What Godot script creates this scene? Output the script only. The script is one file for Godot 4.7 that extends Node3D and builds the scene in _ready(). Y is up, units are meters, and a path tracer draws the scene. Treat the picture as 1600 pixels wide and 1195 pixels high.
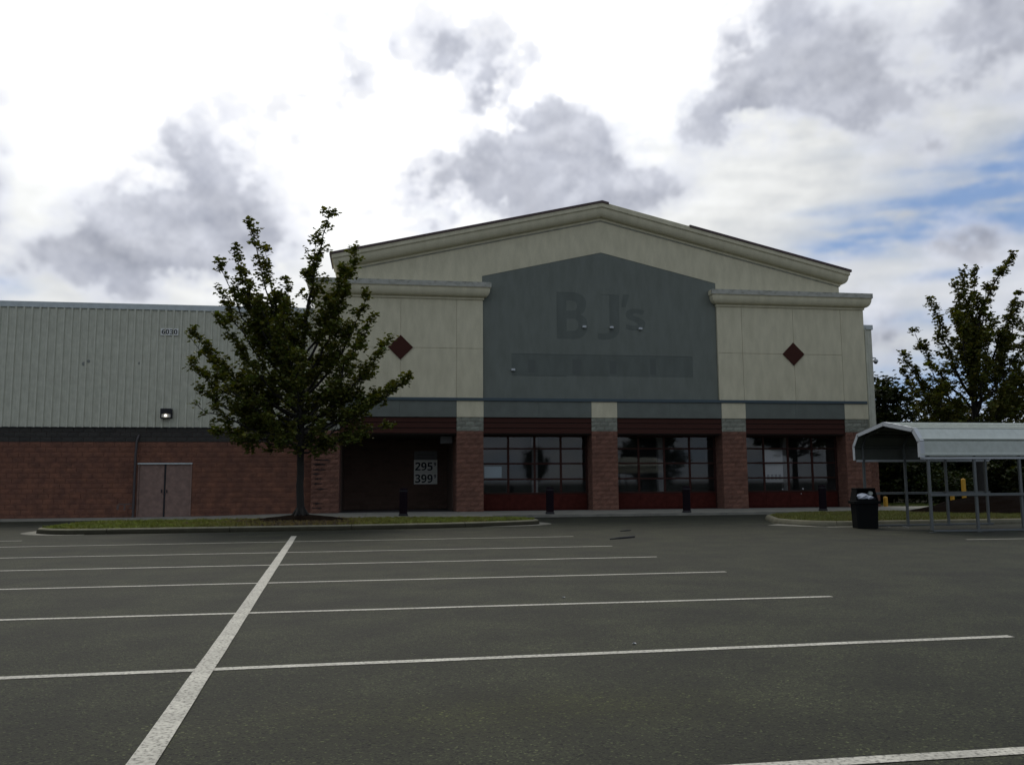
extends Node3D
# A closed warehouse store behind an empty parking lot, seen against a bright broken-cloud sky.
# Axes: x along the front of the store, y up, z from the store towards the camera. Metres.

var taken := {}
var rng := RandomNumberGenerator.new()
var clump := FastNoiseLite.new()
var M := {}
var fine: NoiseTexture2D
var blotch: NoiseTexture2D
var grit: NoiseTexture2D
var streak: NoiseTexture2D

# ---------------------------------------------------------------- mesh helper
class MB:
	var v := PackedVector3Array()
	var n := PackedVector3Array()
	var c := PackedColorArray()
	var col := Color(1, 1, 1)

	func tri(a: Vector3, b: Vector3, d: Vector3) -> void:   # counter-clockwise seen from outside
		var m := (b - a).cross(d - a).normalized()
		v.append(a); v.append(d); v.append(b)
		for i in 3:
			n.append(m); c.append(col)

	func tri_n(a: Vector3, b: Vector3, d: Vector3, na: Vector3, nb: Vector3, nd: Vector3) -> void:
		v.append(a); v.append(d); v.append(b)
		n.append(na); n.append(nd); n.append(nb)
		for i in 3:
			c.append(col)

	func quad(a: Vector3, b: Vector3, d: Vector3, e: Vector3) -> void:
		tri(a, b, d); tri(a, d, e)

	func quad_o(a: Vector3, b: Vector3, d: Vector3, e: Vector3, out: Vector3) -> void:
		if (b - a).cross(d - a).dot(out) >= 0:
			quad(a, b, d, e)
		else:
			quad(a, e, d, b)

	func tri_o(a: Vector3, b: Vector3, d: Vector3, out: Vector3) -> void:
		if (b - a).cross(d - a).dot(out) >= 0:
			tri(a, b, d)
		else:
			tri(a, d, b)

	func box(p: Vector3, q: Vector3, ch := 0.0) -> void:
		var ctr := (p + q) / 2.0
		var h := (q - p) / 2.0
		var k := minf(ch, minf(h.x, minf(h.y, h.z)) * 0.9)
		var ax := [Vector3.RIGHT, Vector3.UP, Vector3.BACK]
		for i in 3:
			var a: Vector3 = ax[i]
			var b: Vector3 = ax[(i + 1) % 3]
			var d: Vector3 = ax[(i + 2) % 3]
			var ha := a * h
			var hb := b * h - b * k
			var hd := d * h - d * k
			for s in [-1.0, 1.0]:
				quad_o(ctr + ha * s - hb - hd, ctr + ha * s + hb - hd, ctr + ha * s + hb + hd, ctr + ha * s - hb + hd, a * s)
			if k > 0.0:   # the four edges along d
				for s in [-1.0, 1.0]:
					for t in [-1.0, 1.0]:
						var e1: Vector3 = ctr + a * h * s + (b * h - b * k) * t
						var e2: Vector3 = ctr + (a * h - a * k) * s + b * h * t
						quad_o(e1 - hd, e1 + hd, e2 + hd, e2 - hd, a * s + b * t)
		if k > 0.0:
			for sx in [-1.0, 1.0]:
				for sy in [-1.0, 1.0]:
					for sz in [-1.0, 1.0]:
						var s := Vector3(sx, sy, sz)
						var o := ctr + h * s
						tri_o(o - Vector3(0, sy, sz) * k, o - Vector3(sx, 0, sz) * k, o - Vector3(sx, sy, 0) * k, s)

	func prism(poly: PackedVector2Array, z0: float, z1: float) -> void:   # polygon in x, y run from z0 to z1
		var p := poly
		if Geometry2D.is_polygon_clockwise(p):
			p = p.duplicate(); p.reverse()
		var t := Geometry2D.triangulate_polygon(p)
		for i in range(0, t.size(), 3):
			var a := p[t[i]]
			var b := p[t[i + 1]]
			var d := p[t[i + 2]]
			tri_o(Vector3(a.x, a.y, z1), Vector3(b.x, b.y, z1), Vector3(d.x, d.y, z1), Vector3.BACK)
			tri_o(Vector3(a.x, a.y, z0), Vector3(b.x, b.y, z0), Vector3(d.x, d.y, z0), Vector3.FORWARD)
		for i in p.size():
			var a := p[i]
			var b := p[(i + 1) % p.size()]
			var out := Vector3(b.y - a.y, a.x - b.x, 0)
			quad_o(Vector3(a.x, a.y, z0), Vector3(b.x, b.y, z0), Vector3(b.x, b.y, z1), Vector3(a.x, a.y, z1), out)

	func sheet(poly: PackedVector2Array, y: float, y0 := -9.0) -> void:   # polygon in x, z lying at height y, with sides down to y0
		var t := Geometry2D.triangulate_polygon(poly)
		for i in range(0, t.size(), 3):
			var a := poly[t[i]]
			var b := poly[t[i + 1]]
			var d := poly[t[i + 2]]
			tri_o(Vector3(a.x, y, a.y), Vector3(b.x, y, b.y), Vector3(d.x, y, d.y), Vector3.UP)
		if y0 > -8.0:
			var cw := Geometry2D.is_polygon_clockwise(poly)
			for i in poly.size():
				var a := poly[i]
				var b := poly[(i + 1) % poly.size()]
				var out := Vector3(b.y - a.y, 0, a.x - b.x) * (-1.0 if cw else 1.0)
				quad_o(Vector3(a.x, y0, a.y), Vector3(b.x, y0, b.y), Vector3(b.x, y, b.y), Vector3(a.x, y, a.y), out)

	func loft(sec: Array, closed := false, caps := false) -> void:   # rows of points, one row per section
		var w: int = sec[0].size()
		var mid := Vector3.ZERO
		for i in sec.size() - 1:
			mid = Vector3.ZERO
			for p in sec[i]:
				mid += p
			for p in sec[i + 1]:
				mid += p
			mid /= 2.0 * w
			for j in (w if closed else w - 1):
				var k := (j + 1) % w
				var a: Vector3 = sec[i][j]
				var b: Vector3 = sec[i][k]
				var d: Vector3 = sec[i + 1][k]
				var e: Vector3 = sec[i + 1][j]
				if closed:
					quad_o(a, b, d, e, (a + b + d + e) / 4.0 - mid)
				else:
					quad(a, b, d, e)
		if caps:
			for s in [0, sec.size() - 1]:
				var m := Vector3.ZERO
				for p in sec[s]:
					m += p
				m /= w
				for j in w:
					tri_o(m, sec[s][j], sec[s][(j + 1) % w], m - mid)

	func tube(pts: Array, rad: Array, sides := 6, caps := true) -> void:
		var rings := []
		var ref := Vector3(0.31, 0.17, 0.93).normalized()
		for i in pts.size():
			var t: Vector3 = (pts[mini(i + 1, pts.size() - 1)] - pts[maxi(i - 1, 0)]).normalized()
			var a := t.cross(ref).normalized()
			var b := t.cross(a).normalized()
			var r := []
			for j in sides:
				var ang := TAU * j / sides
				r.append([pts[i], a * cos(ang) + b * sin(ang), rad[i]])
			rings.append(r)
		for i in rings.size() - 1:
			for j in sides:
				var k := (j + 1) % sides
				var p = [rings[i][j], rings[i][k], rings[i + 1][k], rings[i + 1][j]]
				var q := []
				for e in p:
					q.append(e[0] + e[1] * e[2])
				if (q[1] - q[0]).cross(q[2] - q[0]).dot(p[0][1] + p[1][1]) >= 0:
					tri_n(q[0], q[1], q[2], p[0][1], p[1][1], p[2][1]); tri_n(q[0], q[2], q[3], p[0][1], p[2][1], p[3][1])
				else:
					tri_n(q[0], q[2], q[1], p[0][1], p[2][1], p[1][1]); tri_n(q[0], q[3], q[2], p[0][1], p[3][1], p[2][1])
		if caps:
			for s in [0, rings.size() - 1]:
				if rad[s] > 0.004:
					var o: Vector3 = pts[s] - pts[1 if s == 0 else s - 1]
					for j in sides:
						tri_o(pts[s], pts[s] + rings[s][j][1] * rad[s], pts[s] + rings[s][(j + 1) % sides][1] * rad[s], o)

	func lathe(prof: Array, at: Vector3, segs := 16) -> void:   # prof: Vector2(radius, height)
		for i in prof.size() - 1:
			var a: Vector2 = prof[i]
			var b: Vector2 = prof[i + 1]
			var sl := Vector2(b.y - a.y, a.x - b.x).normalized()
			for j in segs:
				var t0 := TAU * j / segs
				var t1 := TAU * (j + 1) / segs
				var d0 := Vector3(cos(t0), 0, sin(t0))
				var d1 := Vector3(cos(t1), 0, sin(t1))
				var n0 := (d0 * sl.x + Vector3.UP * sl.y).normalized()
				var n1 := (d1 * sl.x + Vector3.UP * sl.y).normalized()
				var pa0 := at + d0 * a.x + Vector3.UP * a.y
				var pa1 := at + d1 * a.x + Vector3.UP * a.y
				var pb0 := at + d0 * b.x + Vector3.UP * b.y
				var pb1 := at + d1 * b.x + Vector3.UP * b.y
				if a.x > 1e-5:
					tri_n(pa0, pb0, pa1, n0, n0, n1)
				if b.x > 1e-5:
					tri_n(pa1, pb0, pb1, n1, n0, n1)

	func mesh() -> ArrayMesh:
		var arr := []
		arr.resize(Mesh.ARRAY_MAX)
		arr[Mesh.ARRAY_VERTEX] = v
		arr[Mesh.ARRAY_NORMAL] = n
		arr[Mesh.ARRAY_COLOR] = c
		var m := ArrayMesh.new()
		m.add_surface_from_arrays(Mesh.PRIMITIVE_TRIANGLES, arr)
		return m

# ---------------------------------------------------------------- scene helpers
func numbered(called: String) -> String:
	if not taken.has(called):
		taken[called] = 0
		return called
	taken[called] += 1
	return "%s_%03d" % [called, taken[called]]

func tag(o: Node, label: String, category: String, group := "", kind := "") -> void:
	if label: o.set_meta("label", label)
	if category: o.set_meta("category", category)
	if group: o.set_meta("group", group)
	if kind: o.set_meta("kind", kind)

func thing(called: String, label: String, category: String, at := Vector3.ZERO, turn := 0.0, group := "") -> Node3D:
	var o := Node3D.new()
	o.name = numbered(called)
	add_child(o)
	o.position = at
	o.rotation.y = turn
	tag(o, label, category, group)
	return o

func part(called: String, mesh: Mesh, m: Material, parent: Node = null) -> MeshInstance3D:
	var o := MeshInstance3D.new()
	o.mesh = mesh
	o.material_override = m
	if parent == null:
		o.name = numbered(called)
		add_child(o)
	else:
		var k := called
		var key := "%d/%s" % [parent.get_instance_id(), called]
		if taken.has(key):
			taken[key] += 1
			k = "%s_%03d" % [called, taken[key]]
		else:
			taken[key] = 0
		o.name = k
		parent.add_child(o, true)
	return o

func boxed(called: String, p: Vector3, q: Vector3, m: Material, parent: Node, ch := 0.0) -> MeshInstance3D:
	var b := MB.new()
	b.box(p, q, ch)
	return part(called, b.mesh(), m, parent)

func structure(called: String, mesh: Mesh, m: Material, label := "") -> MeshInstance3D:
	var o := part(called, mesh, m)
	tag(o, label, "", "", "structure")
	return o

func noise_tex(sd: int, freq: float, oct: int, lo: Color, hi: Color, kind := FastNoiseLite.TYPE_SIMPLEX_SMOOTH, size := 512, mid := -1.0) -> NoiseTexture2D:
	var f := FastNoiseLite.new()
	f.seed = sd
	f.noise_type = kind
	f.frequency = freq
	f.fractal_octaves = oct
	f.fractal_gain = 0.55
	var g := Gradient.new()
	g.set_color(0, lo)
	g.set_color(1, hi)
	if mid > 0.0:
		g.add_point(mid, lo.lerp(hi, 0.75))
	var t := NoiseTexture2D.new()
	t.width = size
	t.height = size
	t.seamless = true
	t.noise = f
	t.color_ramp = g
	return t

func mat(called: String, c: Color, rough: float, o := {}) -> StandardMaterial3D:   # c is linear
	var m := StandardMaterial3D.new()
	m.resource_name = called
	var s := c.linear_to_srgb()
	s.a = 1.0
	m.albedo_color = s
	m.roughness = rough
	m.metallic = o.get("metal", 0.0)
	m.metallic_specular = o.get("spec", 0.5)
	m.vertex_color_use_as_albedo = o.get("vc", false)
	m.uv1_triplanar = true
	m.uv1_world_triplanar = true
	m.uv1_scale = Vector3.ONE * o.get("scale", 1.0)
	if o.has("tex"):
		m.albedo_texture = o.tex
	if o.has("bump"):
		m.heightmap_enabled = true
		m.heightmap_texture = o.bump
		m.heightmap_scale = o.get("high", 0.3)
	if o.has("detail"):
		m.detail_enabled = true
		m.detail_blend_mode = BaseMaterial3D.BLEND_MODE_MUL
		m.detail_albedo = o.detail
		m.detail_uv_layer = BaseMaterial3D.DETAIL_UV_2
		m.uv2_triplanar = true
		m.uv2_world_triplanar = true
		var d = o.get("dscale", 0.1)
		m.uv2_scale = d if d is Vector3 else Vector3.ONE * d
	if o.get("both", false):
		m.cull_mode = BaseMaterial3D.CULL_DISABLED
	if o.has("through"):
		m.backlight_enabled = true
		m.backlight = o.through
	M[called] = m
	return m

func vary(lo: float, hi: float) -> float:
	return rng.randf_range(lo, hi)

# ---------------------------------------------------------------- sky
func make_sky() -> Sky:
	var W := 2048
	var H := 1024
	var sun_az := deg_to_rad(-3.0)
	var sun_el := deg_to_rad(45.0)
	var sun := Vector3(sin(sun_az) * cos(sun_el), sin(sun_el), -cos(sun_az) * cos(sun_el))
	var puff := FastNoiseLite.new()
	puff.seed = 11; puff.noise_type = FastNoiseLite.TYPE_SIMPLEX_SMOOTH; puff.frequency = 4.2; puff.fractal_octaves = 7; puff.fractal_gain = 0.54
	puff.domain_warp_enabled = true; puff.domain_warp_amplitude = 0.06; puff.domain_warp_frequency = 5.0
	var soft := FastNoiseLite.new()
	soft.seed = 29; soft.noise_type = FastNoiseLite.TYPE_SIMPLEX_SMOOTH; soft.frequency = 0.7; soft.fractal_octaves = 6; soft.fractal_gain = 0.55
	var curl := FastNoiseLite.new()
	curl.seed = 5; curl.noise_type = FastNoiseLite.TYPE_SIMPLEX_SMOOTH; curl.frequency = 9.0; curl.fractal_octaves = 5; curl.fractal_gain = 0.6
	# heaps of cloud: azimuth, elevation, half widths, weight (degrees)
	var heaps := [[-11.0, 18.6, 4.2, 4.0, .62], [-12.6, 16.4, 4.2, 2.6, .5], [-9.0, 12.5, 3.2, 2.8, .5], [-18.5, 13.0, 3.6, 1.5, .42], [-15.5, 12.2, 3.0, 1.6, .4], [-10.5, 15.5, 4.4, 3.0, .4], [-22.9, 16.2, 1.3, 4.6, .5], [-25, 13, 3, 4, .4], [-6.5, 15.0, 2.0, 3.0, .25],
		[6.0, 27.0, 3.0, 2.0, .6], [8.6, 25.2, 2.6, 2.4, .6], [10.4, 24.4, 2.4, 2.0, .4], [9.4, 23.6, 2.2, 3.2, .45], [12.5, 22.0, 4.2, 2.8, .6], [8.0, 18.2, 5.0, 2.4, .6], [10.0, 21.5, 5.5, 3.2, .4], [19.0, 19.0, 2.4, 1.4, .35], [11.4, 23.4, 3.2, 3.0, .55], [9.0, 20.2, 6.0, 2.6, .5], [14.2, 20.4, 4.0, 2.6, .6], [16.0, 17.6, 3.2, 2.0, .45], [4.0, 18.4, 4.6, 2.2, .5], [6.5, 20.5, 3.5, 2.0, .4], [-1.0, 25.8, .9, 1.3, .42], [1.4, 27.4, .6, .9, .36], [-19.5, 19.2, .9, .5, .3],
		[24.6, 24.4, 2.8, 2.4, .7], [22.2, 22.6, 3.0, 1.7, .72], [27.4, 27.6, 3.8, 2.8, .65], [30.5, 25.5, 3.0, 2.2, .4], [25.5, 26.0, 3.0, 2.6, .35], [29.0, 22.0, 5.5, 2.4, .28], [37.0, 22.6, 4.5, 1.8, .25], [32.4, 23.2, 2.4, 2.0, .45], [35.6, 19.6, 2.2, 1.2, .3], [39.5, 25.4, 3.0, 2.6, .5], [37.8, 13.5, 2.8, 1.3, .55], [33.2, 7.2, 2.6, 1.5, .45], [30.0, 9.5, 2.4, 1.2, .3],
		[52, 22, 9, 6, .4], [68, 36, 12, 6, .4], [-48, 24, 10, 7, .45], [-80, 34, 14, 7, .4], [20, 62, 14, 7, .35], [120, 30, 16, 8, .4], [165, 22, 14, 7, .4], [-130, 28, 16, 8, .4], [-165, 48, 20, 9, .35], [95, 14, 9, 4, .35], [-105, 12, 9, 4, .35]]
	# openings to the blue: the same five numbers
	var gaps := [[38.6, 16.6, 6.0, 1.9, .60], [32.2, 14.9, 5.5, 1.5, .52], [36.5, 12.0, 3.0, .4, .45], [40.5, 14.6, 2.0, .6, .5], [28.5, 16.6, 2.4, .35, .3], [33.5, 18.3, 2.6, .35, .25], [42.0, 18.6, 3.4, 1.3, .6], [29.0, 14.0, 2.4, .6, .35], [35.0, 9.6, 3.6, .7, .45], [35.5, 5.6, 5.0, 1.8, .7], [-21.6, 11.4, 1.6, 1.5, .6], [30.5, 20.0, 3.0, .5, .2], [41.0, 21.5, 3, .6, .3],
		[56, 14, 10, 3, .6], [75, 22, 12, 5, .5], [-40, 12, 9, 3, .5], [-62, 40, 14, 7, .5], [105, 45, 18, 9, .5], [140, 16, 14, 5, .6], [-150, 18, 16, 5, .6], [180, 62, 40, 9, .5], [-100, 22, 12, 4, .5]]
	var data := PackedFloat32Array()
	data.resize(W * H * 3)
	data.fill(0.16)
	for y in H / 2 + 2:
		var el := PI / 2.0 - (y + 0.5) / H * PI
		var eld := rad_to_deg(el)
		var hh := []
		for b in heaps:
			var t: float = (eld - b[1]) / b[3]
			if absf(t) < 2.6:
				hh.append([b[0], b[2], b[4] * exp(-t * t)])
		var gg := []
		for b in gaps:
			var t: float = (eld - b[1]) / b[3]
			if absf(t) < 2.6:
				gg.append([b[0], b[2], b[4] * exp(-t * t)])
		var se := sin(el)
		var ce := cos(el)
		for x in W:
			var az := (x + 0.5) / W * TAU
			var azd := rad_to_deg(az)
			if azd > 180.0:
				azd -= 360.0
			var d := Vector3(sin(az) * ce, se, -cos(az) * ce)
			var ang := rad_to_deg(acos(clampf(d.dot(sun), -1, 1)))
			var f := puff.get_noise_3d(d.x, d.y * 1.35, d.z)
			var k := se + 0.22
			var s := soft.get_noise_3d(d.x / k, 3.0, d.z / k * 1.6)
			var w := curl.get_noise_3d(d.x, d.y * 1.7, d.z)
			var heap := 0.0
			for b in hh:
				var t: float = (azd - b[0] + f * 2.2) / b[1]
				if t > 180.0 / b[1]: t -= 360.0 / b[1]
				if absf(t) < 2.6:
					heap += b[2] * exp(-t * t)
			var gap := 0.0
			for b in gg:
				var t: float = (azd - b[0] + s * 3.0) / b[1]
				if absf(t) < 2.6:
					gap += b[2] * exp(-t * t)
			var lift := 0.53 + 0.36 * exp(-pow(ang / 52.0, 2)) + 2.3 * exp(-pow(ang / 21.0, 2))
			var hor := exp(-maxf(eld, 0.0) / 9.0)
			var deep := Vector3(0.19, 0.30, 0.54).lerp(Vector3(0.40, 0.56, 0.76), hor)
			deep *= 0.95 + 0.5 * exp(-pow(ang / 35.0, 2))
			var str := curl.get_noise_3d(azd * 0.02, eld * 0.13 + azd * .012, 7.0)
			var veil := clampf(0.99 - 0.40 * smoothstep(33.0, 60.0, ang) - gap * (0.8 + 1.3 * str + 0.5 * w) + s * 0.22 + w * 0.16 + str * .15, 0.0, 1.0)
			veil = smoothstep(0.10, 0.95, veil)
			var white := Vector3(0.975, 0.995, 0.995).lerp(Vector3(1, 1, 0.99), exp(-pow(ang / 30.0, 2))) * lift * (1.0 + 0.16 * s + 0.16 * w + 0.11 * str)
			var c := deep.lerp(white, veil)
			var bill := absf(puff.get_noise_3d(d.x * 1.7 + 3.0, d.y * 2.2, d.z * 1.7)) + 0.5 * absf(curl.get_noise_3d(d.x * 1.4, d.y * 1.8 + 9.0, d.z * 1.4))
			var thick := smoothstep(0.02, 1.05, heap * (1.05 + 2.0 * f) + f * 0.80 + w * 0.50 + (bill - 0.17) * (0.25 + 0.75 * smoothstep(0.05, 0.45, heap)) - 0.05)
			var relief := (puff.get_noise_3d(d.x + (sun.x - d.x) * 0.03, (d.y + (sun.y - d.y) * 0.03) * 1.35, d.z + (sun.z - d.z) * 0.03) - f) * -0.42
			var body := 0.66 + 0.17 * exp(-pow(ang / 34.0, 2)) - 0.10 * w - 0.20 * smoothstep(0.45, 1.0, thick)
			var gray := Vector3(0.905, 0.95, 1.10) * body
			c = c.lerp(Vector3(minf(c.x, 1.1), minf(c.y, 1.1), minf(c.z, 1.1)), smoothstep(0.0, 0.18, thick))
			c = c.lerp(gray, pow(thick, 0.62) * 0.94) + Vector3.ONE * relief * (0.20 + 1.0 * thick)
			var i := (y * W + x) * 3
			data[i] = c.x
			data[i + 1] = c.y
			data[i + 2] = c.z
	var im := Image.create_from_data(W, H, false, Image.FORMAT_RGBF, data.to_byte_array())
	var p := PanoramaSkyMaterial.new()
	p.panorama = ImageTexture.create_from_image(im)
	p.energy_multiplier = 1.0
	var sky := Sky.new()
	sky.sky_material = p
	return sky

# ---------------------------------------------------------------- set-up
func _ready() -> void:
	rng.seed = 20110
	clump.seed = 3
	clump.frequency = .85
	clump.fractal_octaves = 2
	var cam := Camera3D.new()
	cam.name = "camera"
	cam.fov = 47.52
	cam.near = 0.1
	cam.far = 1500.0
	cam.position = Vector3(0, 1.31, 36.9)
	cam.rotation = Vector3(deg_to_rad(6.572), deg_to_rad(-9.016), deg_to_rad(-0.365))
	add_child(cam)
	cam.current = true
	var env := Environment.new()
	env.background_mode = Environment.BG_SKY
	env.sky = make_sky()
	env.tonemap_mode = Environment.TONE_MAPPER_LINEAR
	env.tonemap_exposure = 1.0
	env.sdfgi_enabled = true
	env.ssao_enabled = true
	env.ssil_enabled = true
	var we := WorldEnvironment.new()
	we.name = "world"
	we.environment = env
	add_child(we)
	var sun := DirectionalLight3D.new()
	sun.name = "sun"
	sun.light_energy = 0.3
	sun.light_color = Color(1.0, 0.96, 0.9)
	sun.light_angular_distance = 14.0
	sun.shadow_enabled = true
	sun.rotation = Vector3(deg_to_rad(-48.0), deg_to_rad(180.0 + 3.0), 0)
	add_child(sun)

	materials()
	ground()
	store()
	wall_fittings()
	islands()
	corral()
	litter_bin()
	bollards()
	trees()
	small_things()

func materials() -> void:
	fine = noise_tex(1, 0.045, 4, Color(.86, .86, .86), Color(1, 1, 1))
	blotch = noise_tex(2, 0.012, 5, Color(.80, .80, .80), Color(1, 1, 1))
	grit = noise_tex(3, 0.11, 3, Color(.20, .20, .19), Color(1, 1, 1), FastNoiseLite.TYPE_SIMPLEX, 512)
	streak = noise_tex(4, 0.02, 5, Color(.90, .90, .89), Color(1, 1, 1))
	var lot_blotch := noise_tex(31, 0.014, 6, Color(.62, .62, .61), Color(1, 1, 1))
	var scuff := noise_tex(7, 0.06, 5, Color(.28, .28, .27), Color(1, 1, 1), FastNoiseLite.TYPE_SIMPLEX_SMOOTH, 512, 0.42)
	var stones := aggregate(21)
	mat("asphalt", Color(.205, .230, .110), .82, {"tex": stones, "scale": 0.62, "bump": stones, "high": .55, "detail": lot_blotch, "dscale": 0.11, "vc": true, "spec": .35})
	mat("paint", Color(.70, .68, .58), .7, {"tex": scuff, "scale": 0.9, "bump": grit, "high": .15, "detail": blotch, "dscale": 0.31})
	mat("concrete", Color(.29, .28, .225), .85, {"tex": fine, "scale": 0.8, "bump": fine, "high": .2, "detail": blotch, "dscale": 0.2})
	mat("kerb", Color(.25, .235, .165), .9, {"spec": .2, "tex": fine, "scale": 0.8, "bump": fine, "high": .3, "detail": blotch, "dscale": 0.33})
	mat("kerb_dark", Color(.27, .255, .175), .9, {"spec": .2, "tex": fine, "scale": 0.8, "bump": fine, "high": .3, "detail": blotch, "dscale": 0.33, "vc": true})
	mat("soil", Color(.12, .11, .035), .95, {"tex": grit, "scale": 0.7, "bump": grit, "high": 1.0})
	mat("mulch", Color(.036, .022, .014), .95, {"spec": .1, "tex": grit, "scale": 1.1, "bump": grit, "high": 2.0})
	mat("cream", Color(.76, .70, .49), .9, {"tex": fine, "scale": 0.9, "bump": fine, "high": .1, "detail": streak, "dscale": Vector3(.22, .07, .22)})
	mat("cream_stained", Color(.56, .55, .47), .9, {"tex": fine, "scale": 0.9, "detail": noise_tex(9, .03, 5, Color(.60, .61, .58), Color(1, 1, 1), FastNoiseLite.TYPE_SIMPLEX_SMOOTH, 512, .45), "dscale": Vector3(.18, .25, .18)})
	mat("gray_stucco", Color(.20, .220, .186), .9, {"tex": fine, "scale": 0.9, "bump": fine, "high": .1, "detail": streak, "dscale": Vector3(.2, .06, .2)})
	mat("ghost", Color(.153, .172, .148), .9, {"tex": fine, "scale": 0.9, "detail": streak, "dscale": Vector3(.2, .06, .2)})
	mat("ghost_edge", Color(.118, .132, .115), .9, {"tex": fine, "scale": 1.2})
	mat("blue_gray", Color(.172, .190, .162), .9, {"tex": fine, "scale": 0.9, "detail": streak, "dscale": .15})
	mat("band", Color(.045, .07, .08), .6)
	mat("board_red", Color(.064, .027, .020), .85, {"spec": .2, "tex": fine, "scale": .7})
	mat("diamond_red", Color(.070, .028, .020), .85, {"spec": .2, "tex": fine, "scale": 1.4})
	mat("door_red", Color(.080, .018, .013), .8, {"spec": .2, "tex": blotch, "scale": .5})
	mat("frame_red", Color(.042, .018, .014), .8, {"spec": .25})
	mat("mortar", Color(.24, .12, .10), .95)
	mat("mortar_gray", Color(.24, .26, .25), .95)
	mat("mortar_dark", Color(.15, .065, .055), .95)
	for i in 5:
		var s: float = [1.0, .90, 1.06, .82, .97][i]
		mat("block_%d" % i, Color(.67 * s, .31 * s, .20 * s), .92, {"tex": grit, "scale": 1.3, "bump": grit, "high": 1.2, "detail": blotch, "dscale": .35})
		mat("gray_block_%d" % i, Color(.74 * s, .76 * s, .60 * s), .92, {"tex": grit, "scale": 1.3, "bump": grit, "high": 1.0})
	mat("block_wall", Color(.72, .30, .165), .92, {"tex": grit, "scale": 1.3, "bump": grit, "high": 1.0, "detail": noise_tex(12, .02, 4, Color(.72, .74, .80), Color(1, 1, 1)), "dscale": .16, "vc": true})
	mat("block_stained", Color(.085, .05, .042), .95, {"tex": grit, "scale": 1.3, "bump": grit, "high": 1.0})
	mat("dark_block", Color(.13, .12, .10), .9, {"tex": grit, "scale": 1.3, "bump": grit, "high": 1.0, "vc": true})
	mat("siding", Color(.62, .615, .49), .45, {"tex": streak, "scale": .25, "detail": streak, "dscale": Vector3(.9, .08, .9)})
	mat("coping", Color(.53, .57, .55), .4, {"tex": streak, "scale": .3})
	mat("roofing", Color(.2, .2, .2), .9)
	mat("flashing", Color(.06, .03, .026), .5)
	mat("stub", Color(.22, .23, .20), .7)
	mat("scuffed", Color(.34, .24, .21), .95, {"tex": grit, "scale": 1.5})
	mat("mauve_door", Color(.28, .175, .135), .6, {"tex": streak, "scale": .6, "detail": blotch, "dscale": .5})
	mat("dark_metal", Color(.030, .030, .031), .7, {"spec": .25})
	mat("pipe", Color(.045, .036, .034), .5)
	mat("interior", Color(.10, .10, .095), .9)
	mat("interior_blue", Color(.22, .28, .30), .9)
	mat("interior_mid", Color(.3, .3, .29), .9)
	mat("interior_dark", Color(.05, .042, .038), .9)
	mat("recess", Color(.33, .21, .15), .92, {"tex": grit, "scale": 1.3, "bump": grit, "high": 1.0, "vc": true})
	mat("white_sign", Color(.78, .78, .72), .7, {"tex": streak, "scale": 1.2})
	mat("dim_sign", Color(.16, .16, .16), .7, {"tex": streak, "scale": 1.2})
	mat("black", Color(.012, .012, .012), .6)
	mat("steel", Color(.13, .14, .135), .45, {"metal": .35, "tex": streak, "scale": 1.1})
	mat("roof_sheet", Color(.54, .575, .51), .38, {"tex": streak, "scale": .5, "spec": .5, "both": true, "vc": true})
	mat("trim_white", Color(.50, .52, .52), .4, {"both": true})
	mat("bin_plastic", Color(.010, .011, .011), .8, {"spec": .15, "tex": fine, "scale": 1.6})
	mat("bag_white", Color(.62, .65, .70), .4)
	mat("bag_dark", Color(.03, .034, .042), .35)
	mat("plum", Color(.013, .008, .011), .9, {"spec": .15, "tex": fine, "scale": 1.2})
	mat("yellow", Color(.62, .33, .02), .55, {"tex": fine, "scale": 1.2})
	mat("bark", Color(.060, .054, .042), .95, {"tex": grit, "scale": .9, "bump": grit, "high": 1.2})
	mat("leaf", Color(1, 1, 1), .6, {"vc": true, "both": true, "through": Color(.70, .70, .16), "spec": .25})
	mat("blade", Color(1, 1, 1), .7, {"vc": true, "both": true, "through": Color(.4, .42, .1)})
	mat("rubber", Color(.015, .015, .015), .8)
	mat("paper", Color(.7, .7, .68), .8)
	var g := StandardMaterial3D.new()
	g.resource_name = "glass"
	g.transparency = BaseMaterial3D.TRANSPARENCY_ALPHA
	g.albedo_color = Color(.3, .33, .32, .03)
	g.roughness = 0.02
	g.metallic_specular = .40
	M["glass"] = g
	var e := mat("lamp_glow", Color(.8, .8, .78), .3)
	e.emission_enabled = true
	e.emission = Color(1, .97, .9)
	e.emission_energy_multiplier = 1.6
	var l := mat("lens", Color(.3, .3, .28), .2)
	l.metallic_specular = .6

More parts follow.
